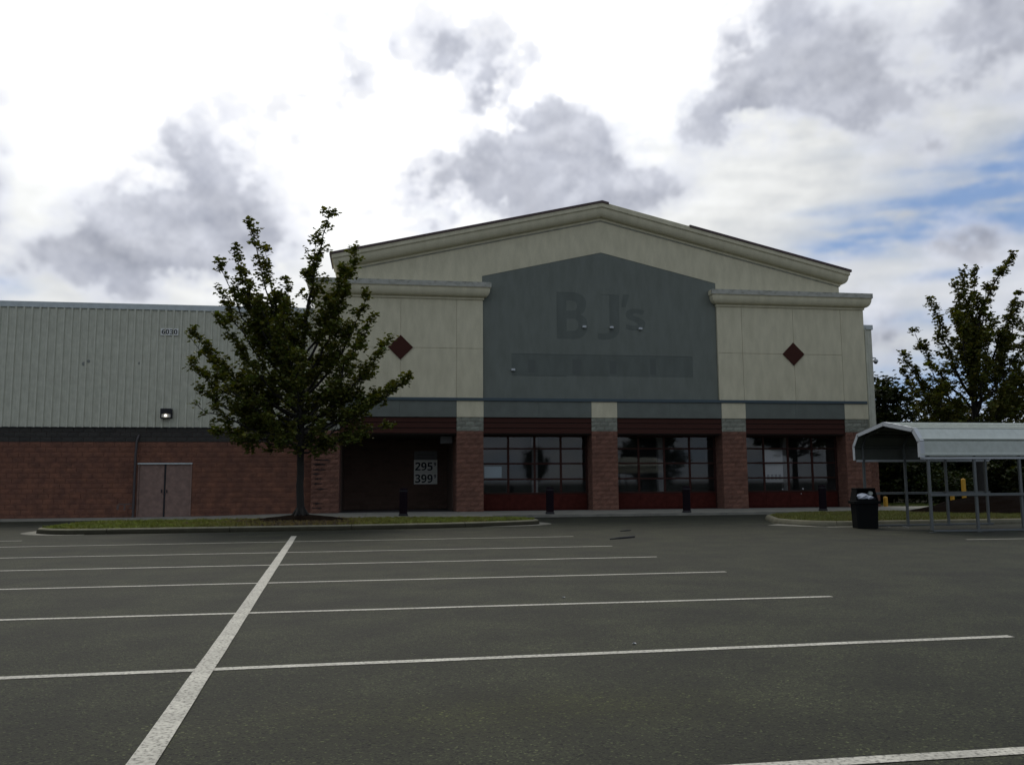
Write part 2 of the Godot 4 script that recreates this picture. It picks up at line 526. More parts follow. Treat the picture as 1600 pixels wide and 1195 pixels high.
# stones of many sizes pressed into a dark binder, tiling
func aggregate(sd: int) -> ImageTexture:
	var n := 768
	var r := RandomNumberGenerator.new()
	r.seed = sd
	var g := PackedFloat32Array()
	g.resize(n * n)
	for i in n * n:
		g[i] = .26 + r.randf() * .26
	for k in 21000:
		var cx := r.randi_range(0, n - 1)
		var cy := r.randi_range(0, n - 1)
		var rad := 1.0 + 3.6 * pow(r.randf(), 2.2)
		var v := .40 + r.randfn() * .15
		if r.randf() < .03:
			v = r.randf_range(.62, .86)
		elif r.randf() < .12:
			v = r.randf_range(.12, .24)
		var q := int(ceil(rad))
		var ex := r.randf_range(.7, 1.4)
		for y in range(-q, q + 1):
			for x in range(-q, q + 1):
				if x * x * ex + y * y / ex <= rad * rad:
					g[((cy + y + n) % n) * n + (cx + x + n) % n] = v
	var by := PackedByteArray()
	by.resize(n * n * 3)
	for i in n * n:
		var b: int = int(clampf(g[i], 0.02, 1.0) * 255.0)
		by[i * 3] = b
		by[i * 3 + 1] = b
		by[i * 3 + 2] = int(b * .985)
	return ImageTexture.create_from_image(Image.create_from_data(n, n, false, Image.FORMAT_RGB8, by))

# ---------------------------------------------------------------- ground
func shade_of_lot(x: float, z: float, f: FastNoiseLite) -> float:
	var s := 1.0 + 0.30 * f.get_noise_2d(x * 0.45, z * 1.0) + 0.14 * f.get_noise_2d(x * 2.5 + 70.0, z * 2.5)
	# newer, darker asphalt of the lane along the walk
	s *= lerpf(1.0, 0.72, smoothstep(9.4, 8.6, z) * smoothstep(3.0, 4.5, z))
	# darker patches by the kerb and shelter, oil stains among the stalls
	for p in [[-4.6, 15.0, 2.8, .7, .34], [-5.5, 18.2, 2.2, .6, .26], [-1.0, 14.6, 2.4, .5, .22], [0.8, 12.6, 1.8, .5, .3], [-3.5, 12.9, 3.5, .45, .25], [17.5, 15.6, 4.5, .9, .22], [-1.95, 29.7, .5, .3, .2], [5.1, 31.8, .9, .35, .22], [1.2, 25.6, 2.5, .4, .14], [7.5, 23.0, 3.0, .7, .12], [-3.4, 23.6, 1.5, .4, .18], [10.5, 19.0, 4.0, .8, .12], [2.6, 20.6, 2.0, .4, .14]]:
		var dx: float = (x - p[0]) / p[2] + 0.5 * f.get_noise_2d(x * 3.0, z * 3.0 + 40.0)
		var dz: float = (z - p[1]) / p[3] + 0.9 * f.get_noise_2d(x * 3.0 + 90.0, z * 3.0)
		s -= p[4] * exp(-(dx * dx + dz * dz))
	return clampf(s, 0.35, 1.3)

func ground() -> void:
	var f := FastNoiseLite.new()
	f.seed = 77
	f.frequency = 0.25
	f.fractal_octaves = 4
	var xs := [-400.0, -120.0, -60.0]
	var x := -34.0
	while x < 44.0:
		xs.append(x)
		x += 0.4
	xs.append_array([70.0, 140.0, 400.0])
	var zs := [-400.0, -120.0, -40.0, -10.0, 0.0]
	var z := 3.0
	while z < 41.0:
		zs.append(z)
		z += 0.3
	zs.append_array([50.0, 90.0, 180.0, 400.0])
	var b := MB.new()
	var cols := {}
	for i in xs.size():
		for j in zs.size():
			var s := shade_of_lot(xs[i], zs[j], f)
			var tan := exp(-pow((xs[i] - 1.0 - .3 * f.get_noise_2d(xs[i] * 3, zs[j])) / 1.1, 2) - pow((zs[j] - 31.75 + f.get_noise_2d(xs[i], zs[j] * 3) * .4) / .42, 2)) * .6
			cols[Vector2i(i, j)] = Color(s * (1.0 + tan), s * (1.0 + tan * .35), s * (1.0 - tan * .8))
	for i in xs.size() - 1:
		for j in zs.size() - 1:
			var q := [Vector2i(i, j), Vector2i(i, j + 1), Vector2i(i + 1, j + 1), Vector2i(i, j), Vector2i(i + 1, j + 1), Vector2i(i + 1, j)]
			for k in [0, 2, 1, 3, 5, 4]:
				var e: Vector2i = q[k]
				b.v.append(Vector3(xs[e.x], 0, zs[e.y]))
				b.n.append(Vector3.UP)
				b.c.append(cols[e])
	var lot := structure("parking_lot", b.mesh(), M.asphalt, "dark grey worn asphalt parking lot in front of the store")
	# painted lines: two ends and a width
	var lines := [[-16, 16.78, 4.8, 16.02, .085], [-16, 19.72, 4.85, 19.34, .085], [-16, 22.25, 4.91, 22.02, .09], [-16, 24.83, 5.07, 24.69, .09], [-16, 27.47, 5.15, 27.51, .09], [-16, 30.52, 5.3, 30.16, .095], [-16, 33.0, 5.45, 32.94, .10],
		[-16, 14.1, -8.3, 14.3, .085], [12.9, 19.32, 30, 20.2, .085], [13.2, 22.2, 30, 22.6, .085]]
	for l in lines:
		var mb := MB.new()
		var n: int = maxi(2, int(absf(l[2] - l[0]) / .5))
		for i in n:
			var t0 := float(i) / n
			var t1 := float(i + 1) / n
			var p := Vector3(lerpf(l[0], l[2], t0), .004, lerpf(l[1], l[3], t0) + .012 * f.get_noise_2d(t0 * 70.0, l[1] * 9.0))
			var q := Vector3(lerpf(l[0], l[2], t1), .004, lerpf(l[1], l[3], t1) + .012 * f.get_noise_2d(t1 * 70.0, l[1] * 9.0))
			var h := Vector3(0, 0, l[4] / 2.0)
			mb.quad_o(p - h, p + h, q + h, q - h, Vector3.UP)
		part("painted_line", mb.mesh(), M.paint, lot)
	var mb := MB.new()
	var a := Vector3(-1.975, .008, 14.15)
	var e := Vector3(-.98, .008, 34.2)
	var hw := Vector3(.068, 0, 0)
	for i in 40:
		var p := a.lerp(e, i / 40.0) + Vector3(.006 * f.get_noise_1d(i * 8.0), 0, 0)
		var q := a.lerp(e, (i + 1) / 40.0) + Vector3(.006 * f.get_noise_1d((i + 1) * 8.0), 0, 0)
		mb.quad_o(p - hw, p + hw, q + hw, q - hw, Vector3.UP)
	part("painted_line", mb.mesh(), M.paint, lot)
	# walk along the front, in bays parted by joints
	var walk := Node3D.new()
	walk.name = "walkway"
	add_child(walk)
	tag(walk, "pale concrete walkway along the foot of the store front", "", "", "structure")
	var wx := -20.45
	while wx < 25.5:
		var w := 1.55
		var deep := 2.3 if wx < -9.7 else (5.4 if wx < 3.0 else 4.3)
		var s0 := lerpf(.02, .1, smoothstep(-8.0, -2.6, wx))
		var s1 := lerpf(.02, .1, smoothstep(-8.0, -2.6, wx + w))
		var wb := MB.new()
		var p := [Vector3(wx + .006, s0, -.38), Vector3(wx + w - .006, s1, -.38), Vector3(wx + w - .006, s1, deep), Vector3(wx + .006, s0, deep)]
		wb.quad_o(p[0], p[1], p[2], p[3], Vector3.UP)
		var q := []
		for c in p:
			q.append(Vector3(c.x, -.05, c.z))
		wb.quad_o(p[3], p[2], q[2], q[3], Vector3.BACK)
		wb.quad_o(p[0], p[3], q[3], q[0], Vector3.LEFT)
		wb.quad_o(p[1], p[2], q[2], q[1], Vector3.RIGHT)
		part("paving_slab", wb.mesh(), M.concrete, walk)
		wx += w
	# lawn on the far right, behind the walk
	var lb := MB.new()
	lb.sheet(PackedVector2Array([Vector2(23.3, -60), Vector2(90, -60), Vector2(90, 2.0), Vector2(25.6, 2.0), Vector2(25.6, -.6), Vector2(23.3, -.6)]), .03, -.05)
	structure("lawn", lb.mesh(), M.soil, "mown lawn beyond the right end of the store")

# ---------------------------------------------------------------- the store
func block_mesh(w: float, h: float, deep: float, sd: int) -> ArrayMesh:   # split-faced block, its face at z = 0
	var r := RandomNumberGenerator.new()
	r.seed = sd
	var nx := 3 if w > .25 else 2
	var g := []
	for j in 3:
		var row := []
		for i in nx + 1:
			var edge := i == 0 or i == nx or j == 0 or j == 2
			row.append(Vector3(w * i / nx, h * j / 2.0, (-.012 - r.randf() * .006) if edge else (r.randf() * .008)))
		g.append(row)
	var b := MB.new()
	for j in 2:
		for i in nx:
			b.quad_o(g[j][i], g[j][i + 1], g[j + 1][i + 1], g[j + 1][i], Vector3.BACK)
	for j in 2:
		b.quad_o(g[j][0], g[j + 1][0], Vector3(0, h * (j + 1) / 2.0, -deep), Vector3(0, h * j / 2.0, -deep), Vector3.LEFT)
		b.quad_o(g[j][nx], g[j + 1][nx], Vector3(w, h * (j + 1) / 2.0, -deep), Vector3(w, h * j / 2.0, -deep), Vector3.RIGHT)
	for i in nx:
		b.quad_o(g[0][i], g[0][i + 1], Vector3(w * (i + 1) / nx, 0, -deep), Vector3(w * i / nx, 0, -deep), Vector3.DOWN)
		b.quad_o(g[2][i], g[2][i + 1], Vector3(w * (i + 1) / nx, h, -deep), Vector3(w * i / nx, h, -deep), Vector3.UP)
	return b.mesh()

# blocks in running bond joined into one mesh: along x (turn 0) or along z (faces left or right)
func block_field(b: MB, at: Vector3, along: Vector3, out: Vector3, length: float, y0: float, courses: int, ch: float, holes: Array, tone: Callable) -> void:
	var pitch := .40
	for r in courses:
		var y := y0 + r * ch
		var s := -pitch * .5 if r % 2 else 0.0
		while s < length - .01:
			var a := maxf(s, 0.0)
			var e := minf(s + pitch, length)
			s += pitch
			if e - a < .04:
				continue
			var hit := false
			for h in holes:
				if y + ch * .6 > h[2] and y + ch * .4 < h[3] and e > h[0] and a < h[1]:
					if a < h[0] - .05:
						e = h[0]
					elif e > h[1] + .05:
						a = h[1]
					else:
						hit = true
			if hit:
				continue
			var k: float = tone.call(at.x + along.x * a, y)
			b.col = Color(k, k, k)
			var o1 := vary(-.004, .006)
			var o2 := vary(-.004, .006)
			var p0 := at + along * (a + .005) + Vector3(0, y + .005, 0) + out * o1
			var p1 := at + along * (e - .005) + Vector3(0, y + .005, 0) + out * o2
			var p2 := at + along * (e - .005) + Vector3(0, y + ch - .005, 0) + out * o1
			var p3 := at + along * (a + .005) + Vector3(0, y + ch - .005, 0) + out * o2
			var m := (p0 + p1 + p2 + p3) / 4.0 + out * .012
			var q := [p0, p1, p2, p3]
			for i in 4:
				b.tri_o(q[i], q[(i + 1) % 4], m, out)
				var nx: Vector3 = q[(i + 1) % 4]
				var mid: Vector3 = (q[i] + nx) / 2.0 - m
				b.quad_o(q[i], nx, nx - out * .03, q[i] - out * .03, mid)

func cornice_profile(high: float, scale := 1.0) -> Array:   # [outward, drop]
	var p := []
	p.append([.0, -.02]); p.append([.40, 0.0]); p.append([.42, .02]); p.append([.42, .22 * high]); p.append([.385, .225 * high]); p.append([.385, .255 * high])
	for i in 9:
		var t := i / 8.0
		p.append([.10 + .265 * cos(t * PI / 2.0), .255 * high + .40 * high * sin(t * PI / 2.0)])
	p.append([.06, .665 * high]); p.append([.06, .76 * high]); p.append([.0, .77 * high])
	for e in p:
		e[0] *= scale
	return p

func store() -> void:
	var S := thing("store_building", "closed warehouse store with cream and grey gabled front, red block pillars, pale metal side", "store", Vector3.ZERO)
	var xa := 9.95
	var top := 13.78
	var slope := .2345
	# --- pillars: core, then split-faced blocks, red below and grey above
	var full := []
	var half := []
	for i in 4:
		full.append(block_mesh(.374, .191, .09, 100 + i))
		half.append(block_mesh(.182, .191, .09, 200 + i))
	var px := [[-2.58, -1.43], [3.45, 4.61], [9.37, 10.53], [15.37, 16.51], [21.32, 22.5]]
	var ch := 0.2006
	for pi in 5:
		var x0: float = px[pi][0]
		var x1: float = px[pi][1]
		var w := x1 - x0
		var deep := 1.7 if pi < 2 else 1.0
		var core := boxed("pillar", Vector3(x0 + .03, -.05, -deep), Vector3(x1 - .03, 4.09, -.03), M.mortar, S)
		var sx := w / (3.0 * .3833)
		for r in 20:
			var s := 0.0
			var n := 3 if r % 2 == 0 else 4
			for k in n:
				var short: bool = n == 4 and (k == 0 or k == 3)
				var bw := (.1917 if short else .3833) * sx
				var gray := r >= 17
				var m: Material = M["gray_block_%d" % rng.randi_range(0, 4)] if gray else M["block_%d" % rng.randi_range(0, 4)]
				if not gray and rng.randf() < .03:
					m = M["block_3"]
				var o := part("grey_block" if gray else "block", (half if short else full)[rng.randi_range(0, 3)], m, core)
				o.position = Vector3(x0 + s + .005, .1 + r * ch + .005, 0)
				o.scale = Vector3(sx, 1, 1)
				s += bw
		if pi == 0:   # sooty streaks along the bed joints, on the left of the pillar
			for r in [1, 2, 5, 6, 7, 8, 9, 10, 10, 11, 11, 12, 13, 13, 14, 15]:
				var a := x0 + .03 + vary(0, .12)
				var e := a + vary(.25, .75) * (.75 if r > 11 else 1.0)
				var yb: float = .1 + r * ch + vary(-.03, .03)
				var up := PackedVector2Array()
				var dn := PackedVector2Array()
				for k in 7:
					var xx := lerpf(a, e, k / 6.0)
					var th := vary(.012, .055) * sin(PI * (k + .35) / 6.9)
					up.append(Vector2(xx, yb + th))
					dn.append(Vector2(xx, yb - th * .8))
				dn.reverse()
				up.append_array(dn)
				var st := MB.new()
				st.prism(up, .0085, .0105)
				part("soot_streak", st.mesh(), M.block_stained, core)
		# the sides of the pillar
		for side in [-1, 1]:
			var sb := MB.new()
			var xx := x0 + .012 if side < 0 else x1 - .012
			block_field(sb, Vector3(xx, 0, -.1), Vector3(0, 0, -1), Vector3(side, 0, 0), deep - .1, .1, 17, ch, [], func(_a, _b): return vary(.85, 1.08))
			var sm := part("side_blocks", sb.mesh(), M.block_1, core)
			tag(sm, "", "", "", "stuff")
			var sg := MB.new()
			block_field(sg, Vector3(xx, 0, -.1), Vector3(0, 0, -1), Vector3(side, 0, 0), .5, 3.51, 3, ch * .98, [], func(_a, _b): return vary(.9, 1.05))
			tag(part("side_blocks", sg.mesh(), M.gray_block_1, core), "", "", "", "stuff")
	# --- bays: boards above, then recess and doors
	var bays := [[-1.43, 3.45], [4.61, 9.37], [10.53, 15.37], [16.51, 21.32]]
	for bi in 4:
		var x0: float = bays[bi][0]
		var x1: float = bays[bi][1]
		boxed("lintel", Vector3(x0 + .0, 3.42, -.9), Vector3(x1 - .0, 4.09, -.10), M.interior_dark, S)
		for k in 3:
			var y1 := 4.085 - k * .232
			var bb := MB.new()
			bb.prism(PackedVector2Array([Vector2(0, y1 - .20), Vector2(.075, y1 - .20), Vector2(.06, y1 - .02), Vector2(.05, y1), Vector2(0, y1)]), 0, x1 - x0 - .006)
			var o := part("header_board", bb.mesh(), M.board_red, S)
			o.rotation.y = -PI / 2
			o.position = Vector3(x1 - .003, 0, -.098)
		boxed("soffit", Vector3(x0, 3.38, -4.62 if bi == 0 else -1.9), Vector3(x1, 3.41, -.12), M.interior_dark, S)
	# first bay: a plain dark block wall set deep
	var rb := MB.new()
	block_field(rb, Vector3(-1.43, 0, -4.6), Vector3.RIGHT, Vector3.BACK, 4.88, .1, 17, .194, [], func(_a, _b): return vary(.8, 1.15))
	tag(part("recess_wall", rb.mesh(), M.recess, S), "", "", "", "stuff")
	boxed("recess_backing", Vector3(-1.43, 0, -4.75), Vector3(3.45, 3.5, -4.615), M.mortar_dark, S)
	boxed("recess_side_wall", Vector3(-1.6, 0, -4.75), Vector3(-1.405, 3.5, -1.69), M.recess, S)
	boxed("recess_side_wall", Vector3(3.425, 0, -4.75), Vector3(3.62, 3.5, -1.69), M.recess, S)
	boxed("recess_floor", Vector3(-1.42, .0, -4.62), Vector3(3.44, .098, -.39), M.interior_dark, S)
	boxed("wall_heater", Vector3(2.84, 3.02, -1.3), Vector3(3.36, 3.34, -1.0), M.dim_sign, S, .02)
	for bi in [1, 2, 3]:
		overhead_door(S, bays[bi][0], bays[bi][1], bi)
	# --- rendered front: wings with joints, centre field, gable
	for side in 2:
		var xl := -2.58 if side == 0 else 15.3
		var xr := 4.59 if side == 0 else 22.5
		boxed("wing_core", Vector3(xl + .004, 4.93, -2.4), Vector3(xr - .004, 9.86, -.03), M.cream, S)
		var vs := [-2.58, -1.4, 1.05, 3.45, 4.59] if side == 0 else [15.3, 16.48, 18.97, 21.34, 22.5]
		for i in 4:
			var a: float = vs[i] + (.007 if i > 0 else 0.0)
			var e: float = vs[i + 1] - (.007 if i < 3 else 0.0)
			var outer: bool = (side == 0 and i == 0) or (side == 1 and i == 3)
			if outer:
				boxed("wall_panel", Vector3(a, 4.8, -.03), Vector3(e, 9.2, 0), M.cream, S)
			else:
				boxed("wall_panel", Vector3(a, 4.8, -.03), Vector3(e, 7.063, 0), M.cream, S)
				boxed("wall_panel", Vector3(a, 7.077, -.03), Vector3(e, 9.2, 0), M.cream, S)
		var xm := 1.05 if side == 0 else 18.93
		var db := MB.new()
		db.prism(PackedVector2Array([Vector2(xm - .53, 7.07), Vector2(xm, 6.54), Vector2(xm + .53, 7.07), Vector2(xm, 7.60)]), .002, .045)
		part("red_diamond", db.mesh(), M.diamond_red, S)
		# cornice of the wing, turned round both ends
		var prof := cornice_profile(.93, .80)
		var sec := []
		for c in 4:
			var row := []
			for p in prof:
				var o: float = p[0]
				var y: float = 9.92 - p[1]
				row.append([Vector3(xl - o, y, -2.4), Vector3(xl - o, y, o), Vector3(xr + o, y, o), Vector3(xr + o, y, -2.4 if side == 1 else -.09)][c])
			if side == 1 and c == 0:
				for i in row.size():
					row[i].z = -.09
			sec.append(row)
		var cb := MB.new()
		cb.loft(sec)
		part("cornice", cb.mesh(), M.cornice if M.has("cornice") else M.cream, S)
		# weathered top face of the fascia
		var fs := MB.new()
		fs.box(Vector3(xl - .337, 9.72, .25), Vector3(xr + .337, 9.935, .340))
		part("cornice_fascia", fs.mesh(), M.cream_stained, S)
		boxed("cornice_cap", Vector3(xl - .32, 9.90, -2.4), Vector3(xr + .32, 9.94, .25), M.cream_stained, S)
	# band under the wings and centre, and the strip below it
	boxed("dark_band", Vector3(-2.66, 4.80, -.05), Vector3(22.45, 4.93, .07), M.band, S, .01)
	var low := [[-2.58, -1.43, 0], [-1.43, 1.03, 1], [1.03, 3.45, 1], [3.45, 4.61, 0], [4.61, 7.03, 1], [7.03, 9.37, 1], [9.37, 10.53, 0], [10.53, 12.95, 1], [12.95, 15.37, 1], [15.37, 16.51, 0], [16.51, 18.92, 1], [18.92, 21.32, 1], [21.32, 22.5, 0]]
	for l in low:
		boxed("strip_panel", Vector3(l[0] + .003, 4.105, -.12), Vector3(l[1] - .003, 4.797, .02), M.blue_gray if l[2] else M.cream, S)
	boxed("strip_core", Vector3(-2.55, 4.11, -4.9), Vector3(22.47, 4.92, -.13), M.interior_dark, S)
	var gy := func(x: float) -> float: return top - slope * absf(x - xa)
	var cb := MB.new()
	cb.prism(PackedVector2Array([Vector2(-1.5, 9.7), Vector2(-1.5, gy.call(-1.5) - .03), Vector2(xa, top - .03), Vector2(21.4, gy.call(21.4) - .03), Vector2(21.4, 9.7), Vector2(15.32, 9.7), Vector2(15.32, 10.30), Vector2(xa, 11.55), Vector2(4.57, 10.30), Vector2(4.57, 9.7)]), -2.2, -.10)
	part("gable_wall", cb.mesh(), M.cream, S)
	var gb := MB.new()
	gb.prism(PackedVector2Array([Vector2(4.592, 4.931), Vector2(15.298, 4.931), Vector2(15.298, 9.7), Vector2(15.32, 9.7), Vector2(15.32, 10.298), Vector2(xa, 11.548), Vector2(4.57, 10.298), Vector2(4.57, 9.7), Vector2(4.592, 9.7)]), -1.9, -.112)
	var panel := part("grey_centre_panel", gb.mesh(), M.gray_stucco, S)
	# raking cornice of the gable
	var prof := cornice_profile(1.0, .92)
	var sec := []
	for c in 5:
		var row := []
		for p in prof:
			var o: float = p[0]
			var xl := -1.5 - o
			var xr := 21.4 + o
			var z := -.10 + o
			row.append([Vector3(xl, gy.call(xl) - p[1], -2.2), Vector3(xl, gy.call(xl) - p[1], z), Vector3(xa, top - p[1], z), Vector3(xr, gy.call(xr) - p[1], z), Vector3(xr, gy.call(xr) - p[1], -2.2)][c])
		sec.append(row)
	var rk := MB.new()
	rk.loft(sec)
	part("gable_cornice", rk.mesh(), M.cream, S)
	# thin groove line under the cornice
	for e in [[-1.5, xa], [xa, 21.4]]:
		var g := MB.new()
		var a: float = e[0]
		var b2: float = e[1]
		g.prism(PackedVector2Array([Vector2(a, gy.call(a) - .80), Vector2(b2, gy.call(b2) - .80), Vector2(b2, gy.call(b2) - .775), Vector2(a, gy.call(a) - .775)]), -.098, -.07)
		part("cornice_bead", g.mesh(), M.cream_stained, S)
	# cap flashing, missing over a stretch right of the ridge
	for e in [[-1.98, xa], [xa, 10.26], [14.03, 21.86]]:
		var a: float = e[0]
		var b2: float = e[1]
		var fm := MB.new()
		fm.prism(PackedVector2Array([Vector2(a, gy.call(a) - .045), Vector2(b2, gy.call(b2) - .045), Vector2(b2, gy.call(b2) + .055), Vector2(a, gy.call(a) + .055)]), -2.3, .325)
		part("cap_flashing", fm.mesh(), M.flashing, S)
	var rt := MB.new()
	rt.prism(PackedVector2Array([Vector2(-1.6, gy.call(-1.6) - .08), Vector2(xa, top - .08), Vector2(21.5, gy.call(21.5) - .08), Vector2(21.5, gy.call(21.5) - .02), Vector2(xa, top - .022), Vector2(-1.6, gy.call(-1.6) - .02)]), -2.25, .2)
	part("parapet_top", rt.mesh(), M.cream, S)
	ghost_letters(panel)
	# --- long box behind: block base, dark course, ribbed metal siding, coping
	var bx0 := -46.0
	var bx1 := 23.12
	var zw := -.4
	var lb := MB.new()
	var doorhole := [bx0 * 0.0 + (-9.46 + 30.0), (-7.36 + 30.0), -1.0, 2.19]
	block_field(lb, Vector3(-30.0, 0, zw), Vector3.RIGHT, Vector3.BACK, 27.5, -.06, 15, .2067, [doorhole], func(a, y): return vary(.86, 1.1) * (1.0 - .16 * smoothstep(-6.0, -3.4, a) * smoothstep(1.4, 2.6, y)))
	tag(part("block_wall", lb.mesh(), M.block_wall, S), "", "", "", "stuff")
	boxed("wall_core", Vector3(bx0, -.2, zw - .3), Vector3(-9.46, 3.62, zw - .016), M.mortar_dark, S)
	boxed("wall_core", Vector3(-9.46, 2.19, zw - .3), Vector3(-7.36, 3.62, zw - .016), M.mortar_dark, S)
	boxed("wall_core", Vector3(-7.36, -.2, zw - .3), Vector3(-1.43, 3.62, zw - .016), M.mortar_dark, S)
	var dk := MB.new()
	block_field(dk, Vector3(-30.0, 0, zw + .006), Vector3.RIGHT, Vector3.BACK, 27.5, 3.045, 3, .193, [], func(_a, _b): return vary(.8, 1.15))
	tag(part("dark_block_course", dk.mesh(), M.dark_block, S), "", "", "", "stuff")
	var eb := MB.new()
	block_field(eb, Vector3(22.4, 0, zw), Vector3.RIGHT, Vector3.BACK, .72, .05, 17, .2, [], func(_a, _b): return vary(.95, 1.15))
	tag(part("block_wall", eb.mesh(), M.block_1, S), "", "", "", "stuff")
	boxed("wall_core", Vector3(22.4, -.2, zw - .3), Vector3(bx1 - .02, 3.45, zw - .016), M.mortar_dark, S)
	boxed("siding_back", Vector3(22.4, 3.451, zw - .3), Vector3(bx1 - .004, 8.4, zw - .012), M.siding, S)
	# siding sheets with a rib every foot
	var sheet := siding_mesh(.914, 3.635, 8.52)
	var sx := -30.0
	while sx < -3.0:
		var o := part("siding_sheet", sheet, M.siding, S)
		o.position = Vector3(sx, 0, zw)
		sx += .914
	var o2 := part("siding_sheet", siding_mesh(.72, 3.46, 8.45), M.siding, S)
	o2.position = Vector3(22.4, 0, zw)
	boxed("siding_back", Vector3(bx0, 3.62, zw - .3), Vector3(-1.5, 8.5, zw - .015), M.siding, S)
	boxed("sill_flashing", Vector3(-30, 3.615, zw - .01), Vector3(-2.6, 3.65, zw + .05), M.dark_metal, S)
	boxed("coping", Vector3(bx0, 8.50, zw - .35), Vector3(-1.6, 8.745, zw + .06), M.coping, S, .012)
	boxed("coping", Vector3(22.4, 8.36, zw - .35), Vector3(bx1 + .06, 8.585, zw + .06), M.coping, S, .012)
	boxed("side_wall", Vector3(bx1 - .3, -.2, -46), Vector3(bx1 - .005, 8.4, zw - .31), M.siding, S)
	boxed("side_wall", Vector3(bx0, -.2, -46), Vector3(bx0 + .3, 8.4, zw - .31), M.siding, S)
	boxed("back_wall", Vector3(bx0 + .31, -.2, -46), Vector3(bx1 - .31, 8.4, -45.7), M.siding, S)
	boxed("flat_roof", Vector3(bx0 + .31, 8.1, -45.69), Vector3(bx1 - .31, 8.3, -2.5), M.roofing, S)
	boxed("flat_roof", Vector3(bx0 + .31, 8.1, -2.49), Vector3(-2.6, 8.3, zw - .31), M.roofing, S)
	# inside of the shop behind the doors
	boxed("shop_floor", Vector3(3.5, -.1, -14), Vector3(22.7, .09, -.95), M.interior, S)
	boxed("shop_ceiling", Vector3(3.5, 3.9, -14), Vector3(22.7, 4.05, -2.41), M.interior, S)
	boxed("shop_back_wall", Vector3(3.5, .1, -14.2), Vector3(22.7, 3.9, -14), M.interior, S)
	boxed("shop_side_wall", Vector3(3.63, .1, -13.9), Vector3(3.75, 3.9, -1.72), M.interior, S)
	boxed("shop_side_wall", Vector3(22.5, .1, -13.9), Vector3(22.65, 3.9, -1.0), M.interior, S)
	for cx in [7.4, 13.5, 19.85]:
		boxed("inner_column", Vector3(cx - .13, .1, -3.3), Vector3(cx + .13, 3.9, -3.04), M.interior_mid, S)
	for p in [[-10.15, .52, .5, .05], [-10.22, .32, .09, .2], [-9.95, .30, .07, .24], [-9.75, .36, .2, .06]]:
		boxed("scuff_mark", Vector3(p[0], p[1], zw + .008), Vector3(p[0] + p[2], p[1] + p[3], zw + .0095), M.scuffed, S)
	# double door in the side wall
	boxed("door_frame", Vector3(-9.46, -.06, zw - .06), Vector3(-9.40, 2.14, zw + .03), M.mauve_door, S)
	boxed("door_frame", Vector3(-7.42, -.06, zw - .06), Vector3(-7.36, 2.14, zw + .03), M.mauve_door, S)
	boxed("door_head", Vector3(-9.47, 2.14, zw - .06), Vector3(-7.35, 2.195, zw + .07), M.coping, S)
	boxed("door_back", Vector3(-9.44, -.1, zw - .28), Vector3(-7.38, 2.16, zw - .10), M.interior_dark, S)
	boxed("door_sill", Vector3(-9.43, -.06, zw - .08), Vector3(-7.39, .0, zw + .03), M.coping, S)
	for k in 2:
		var a := -9.395 if k == 0 else -8.375
		var d := boxed("door_leaf", Vector3(a, .01, zw - .06), Vector3(a + .955, 2.135, zw - .005), M.mauve_door, S, .006)
		boxed("door_handle", Vector3(-8.53 if k == 0 else -8.33, .98, zw - .004), Vector3(-8.50 if k == 0 else -8.30, 1.12, zw + .05), M.dark_metal, d, .008)
	boxed("door_astragal", Vector3(-8.435, .01, zw - .058), Vector3(-8.38, 2.135, zw + .012), M.dark_metal, S)
	# downpipe beside the double door
	var pb := MB.new()
	pb.tube([Vector3(-9.47, 3.32, zw - .05), Vector3(-9.47, 3.30, zw + .05), Vector3(-9.52, 3.1, zw + .11), Vector3(-9.55, 2.5, zw + .11), Vector3(-9.55, .1, zw + .11), Vector3(-9.55, .0, zw + .2)], [.05, .05, .05, .05, .05, .05], 8)
	part("downpipe", pb.mesh(), M.pipe, S)
	for p in [[-11.55, 6.33, .07], [-11.72, 6.22, .09], [-9.58, 6.28, .06]]:
		var hb := MB.new()
		hb.tube([Vector3(p[0], p[1], zw - .01), Vector3(p[0], p[1], zw + .028)], [p[2], p[2] * .8], 9)
		part("pipe_stub", hb.mesh(), M.stub, S)

func siding_mesh(w: float, y0: float, y1: float) -> ArrayMesh:
	var b := MB.new()
	var pts := [Vector2(0, 0)]
	var x := 0.0
	while x < w - .2:
		pts.append_array([Vector2(x + .015, 0.0), Vector2(x + .04, .06), Vector2(x + .10, .06), Vector2(x + .125, 0.0), Vector2(x + .19, .0), Vector2(x + .20, .006), Vector2(x + .225, .006), Vector2(x + .235, 0)])
		x += .3047
	pts.append(Vector2(w, 0))
	for i in pts.size() - 1:
		var a: Vector2 = pts[i]
		var e: Vector2 = pts[i + 1]
		if a.x >= w:
			continue
		e.x = minf(e.x, w)
		b.quad_o(Vector3(a.x, y0, a.y), Vector3(e.x, y0, e.y), Vector3(e.x, y1, e.y), Vector3(a.x, y1, a.y), Vector3.BACK)
	return b.mesh()

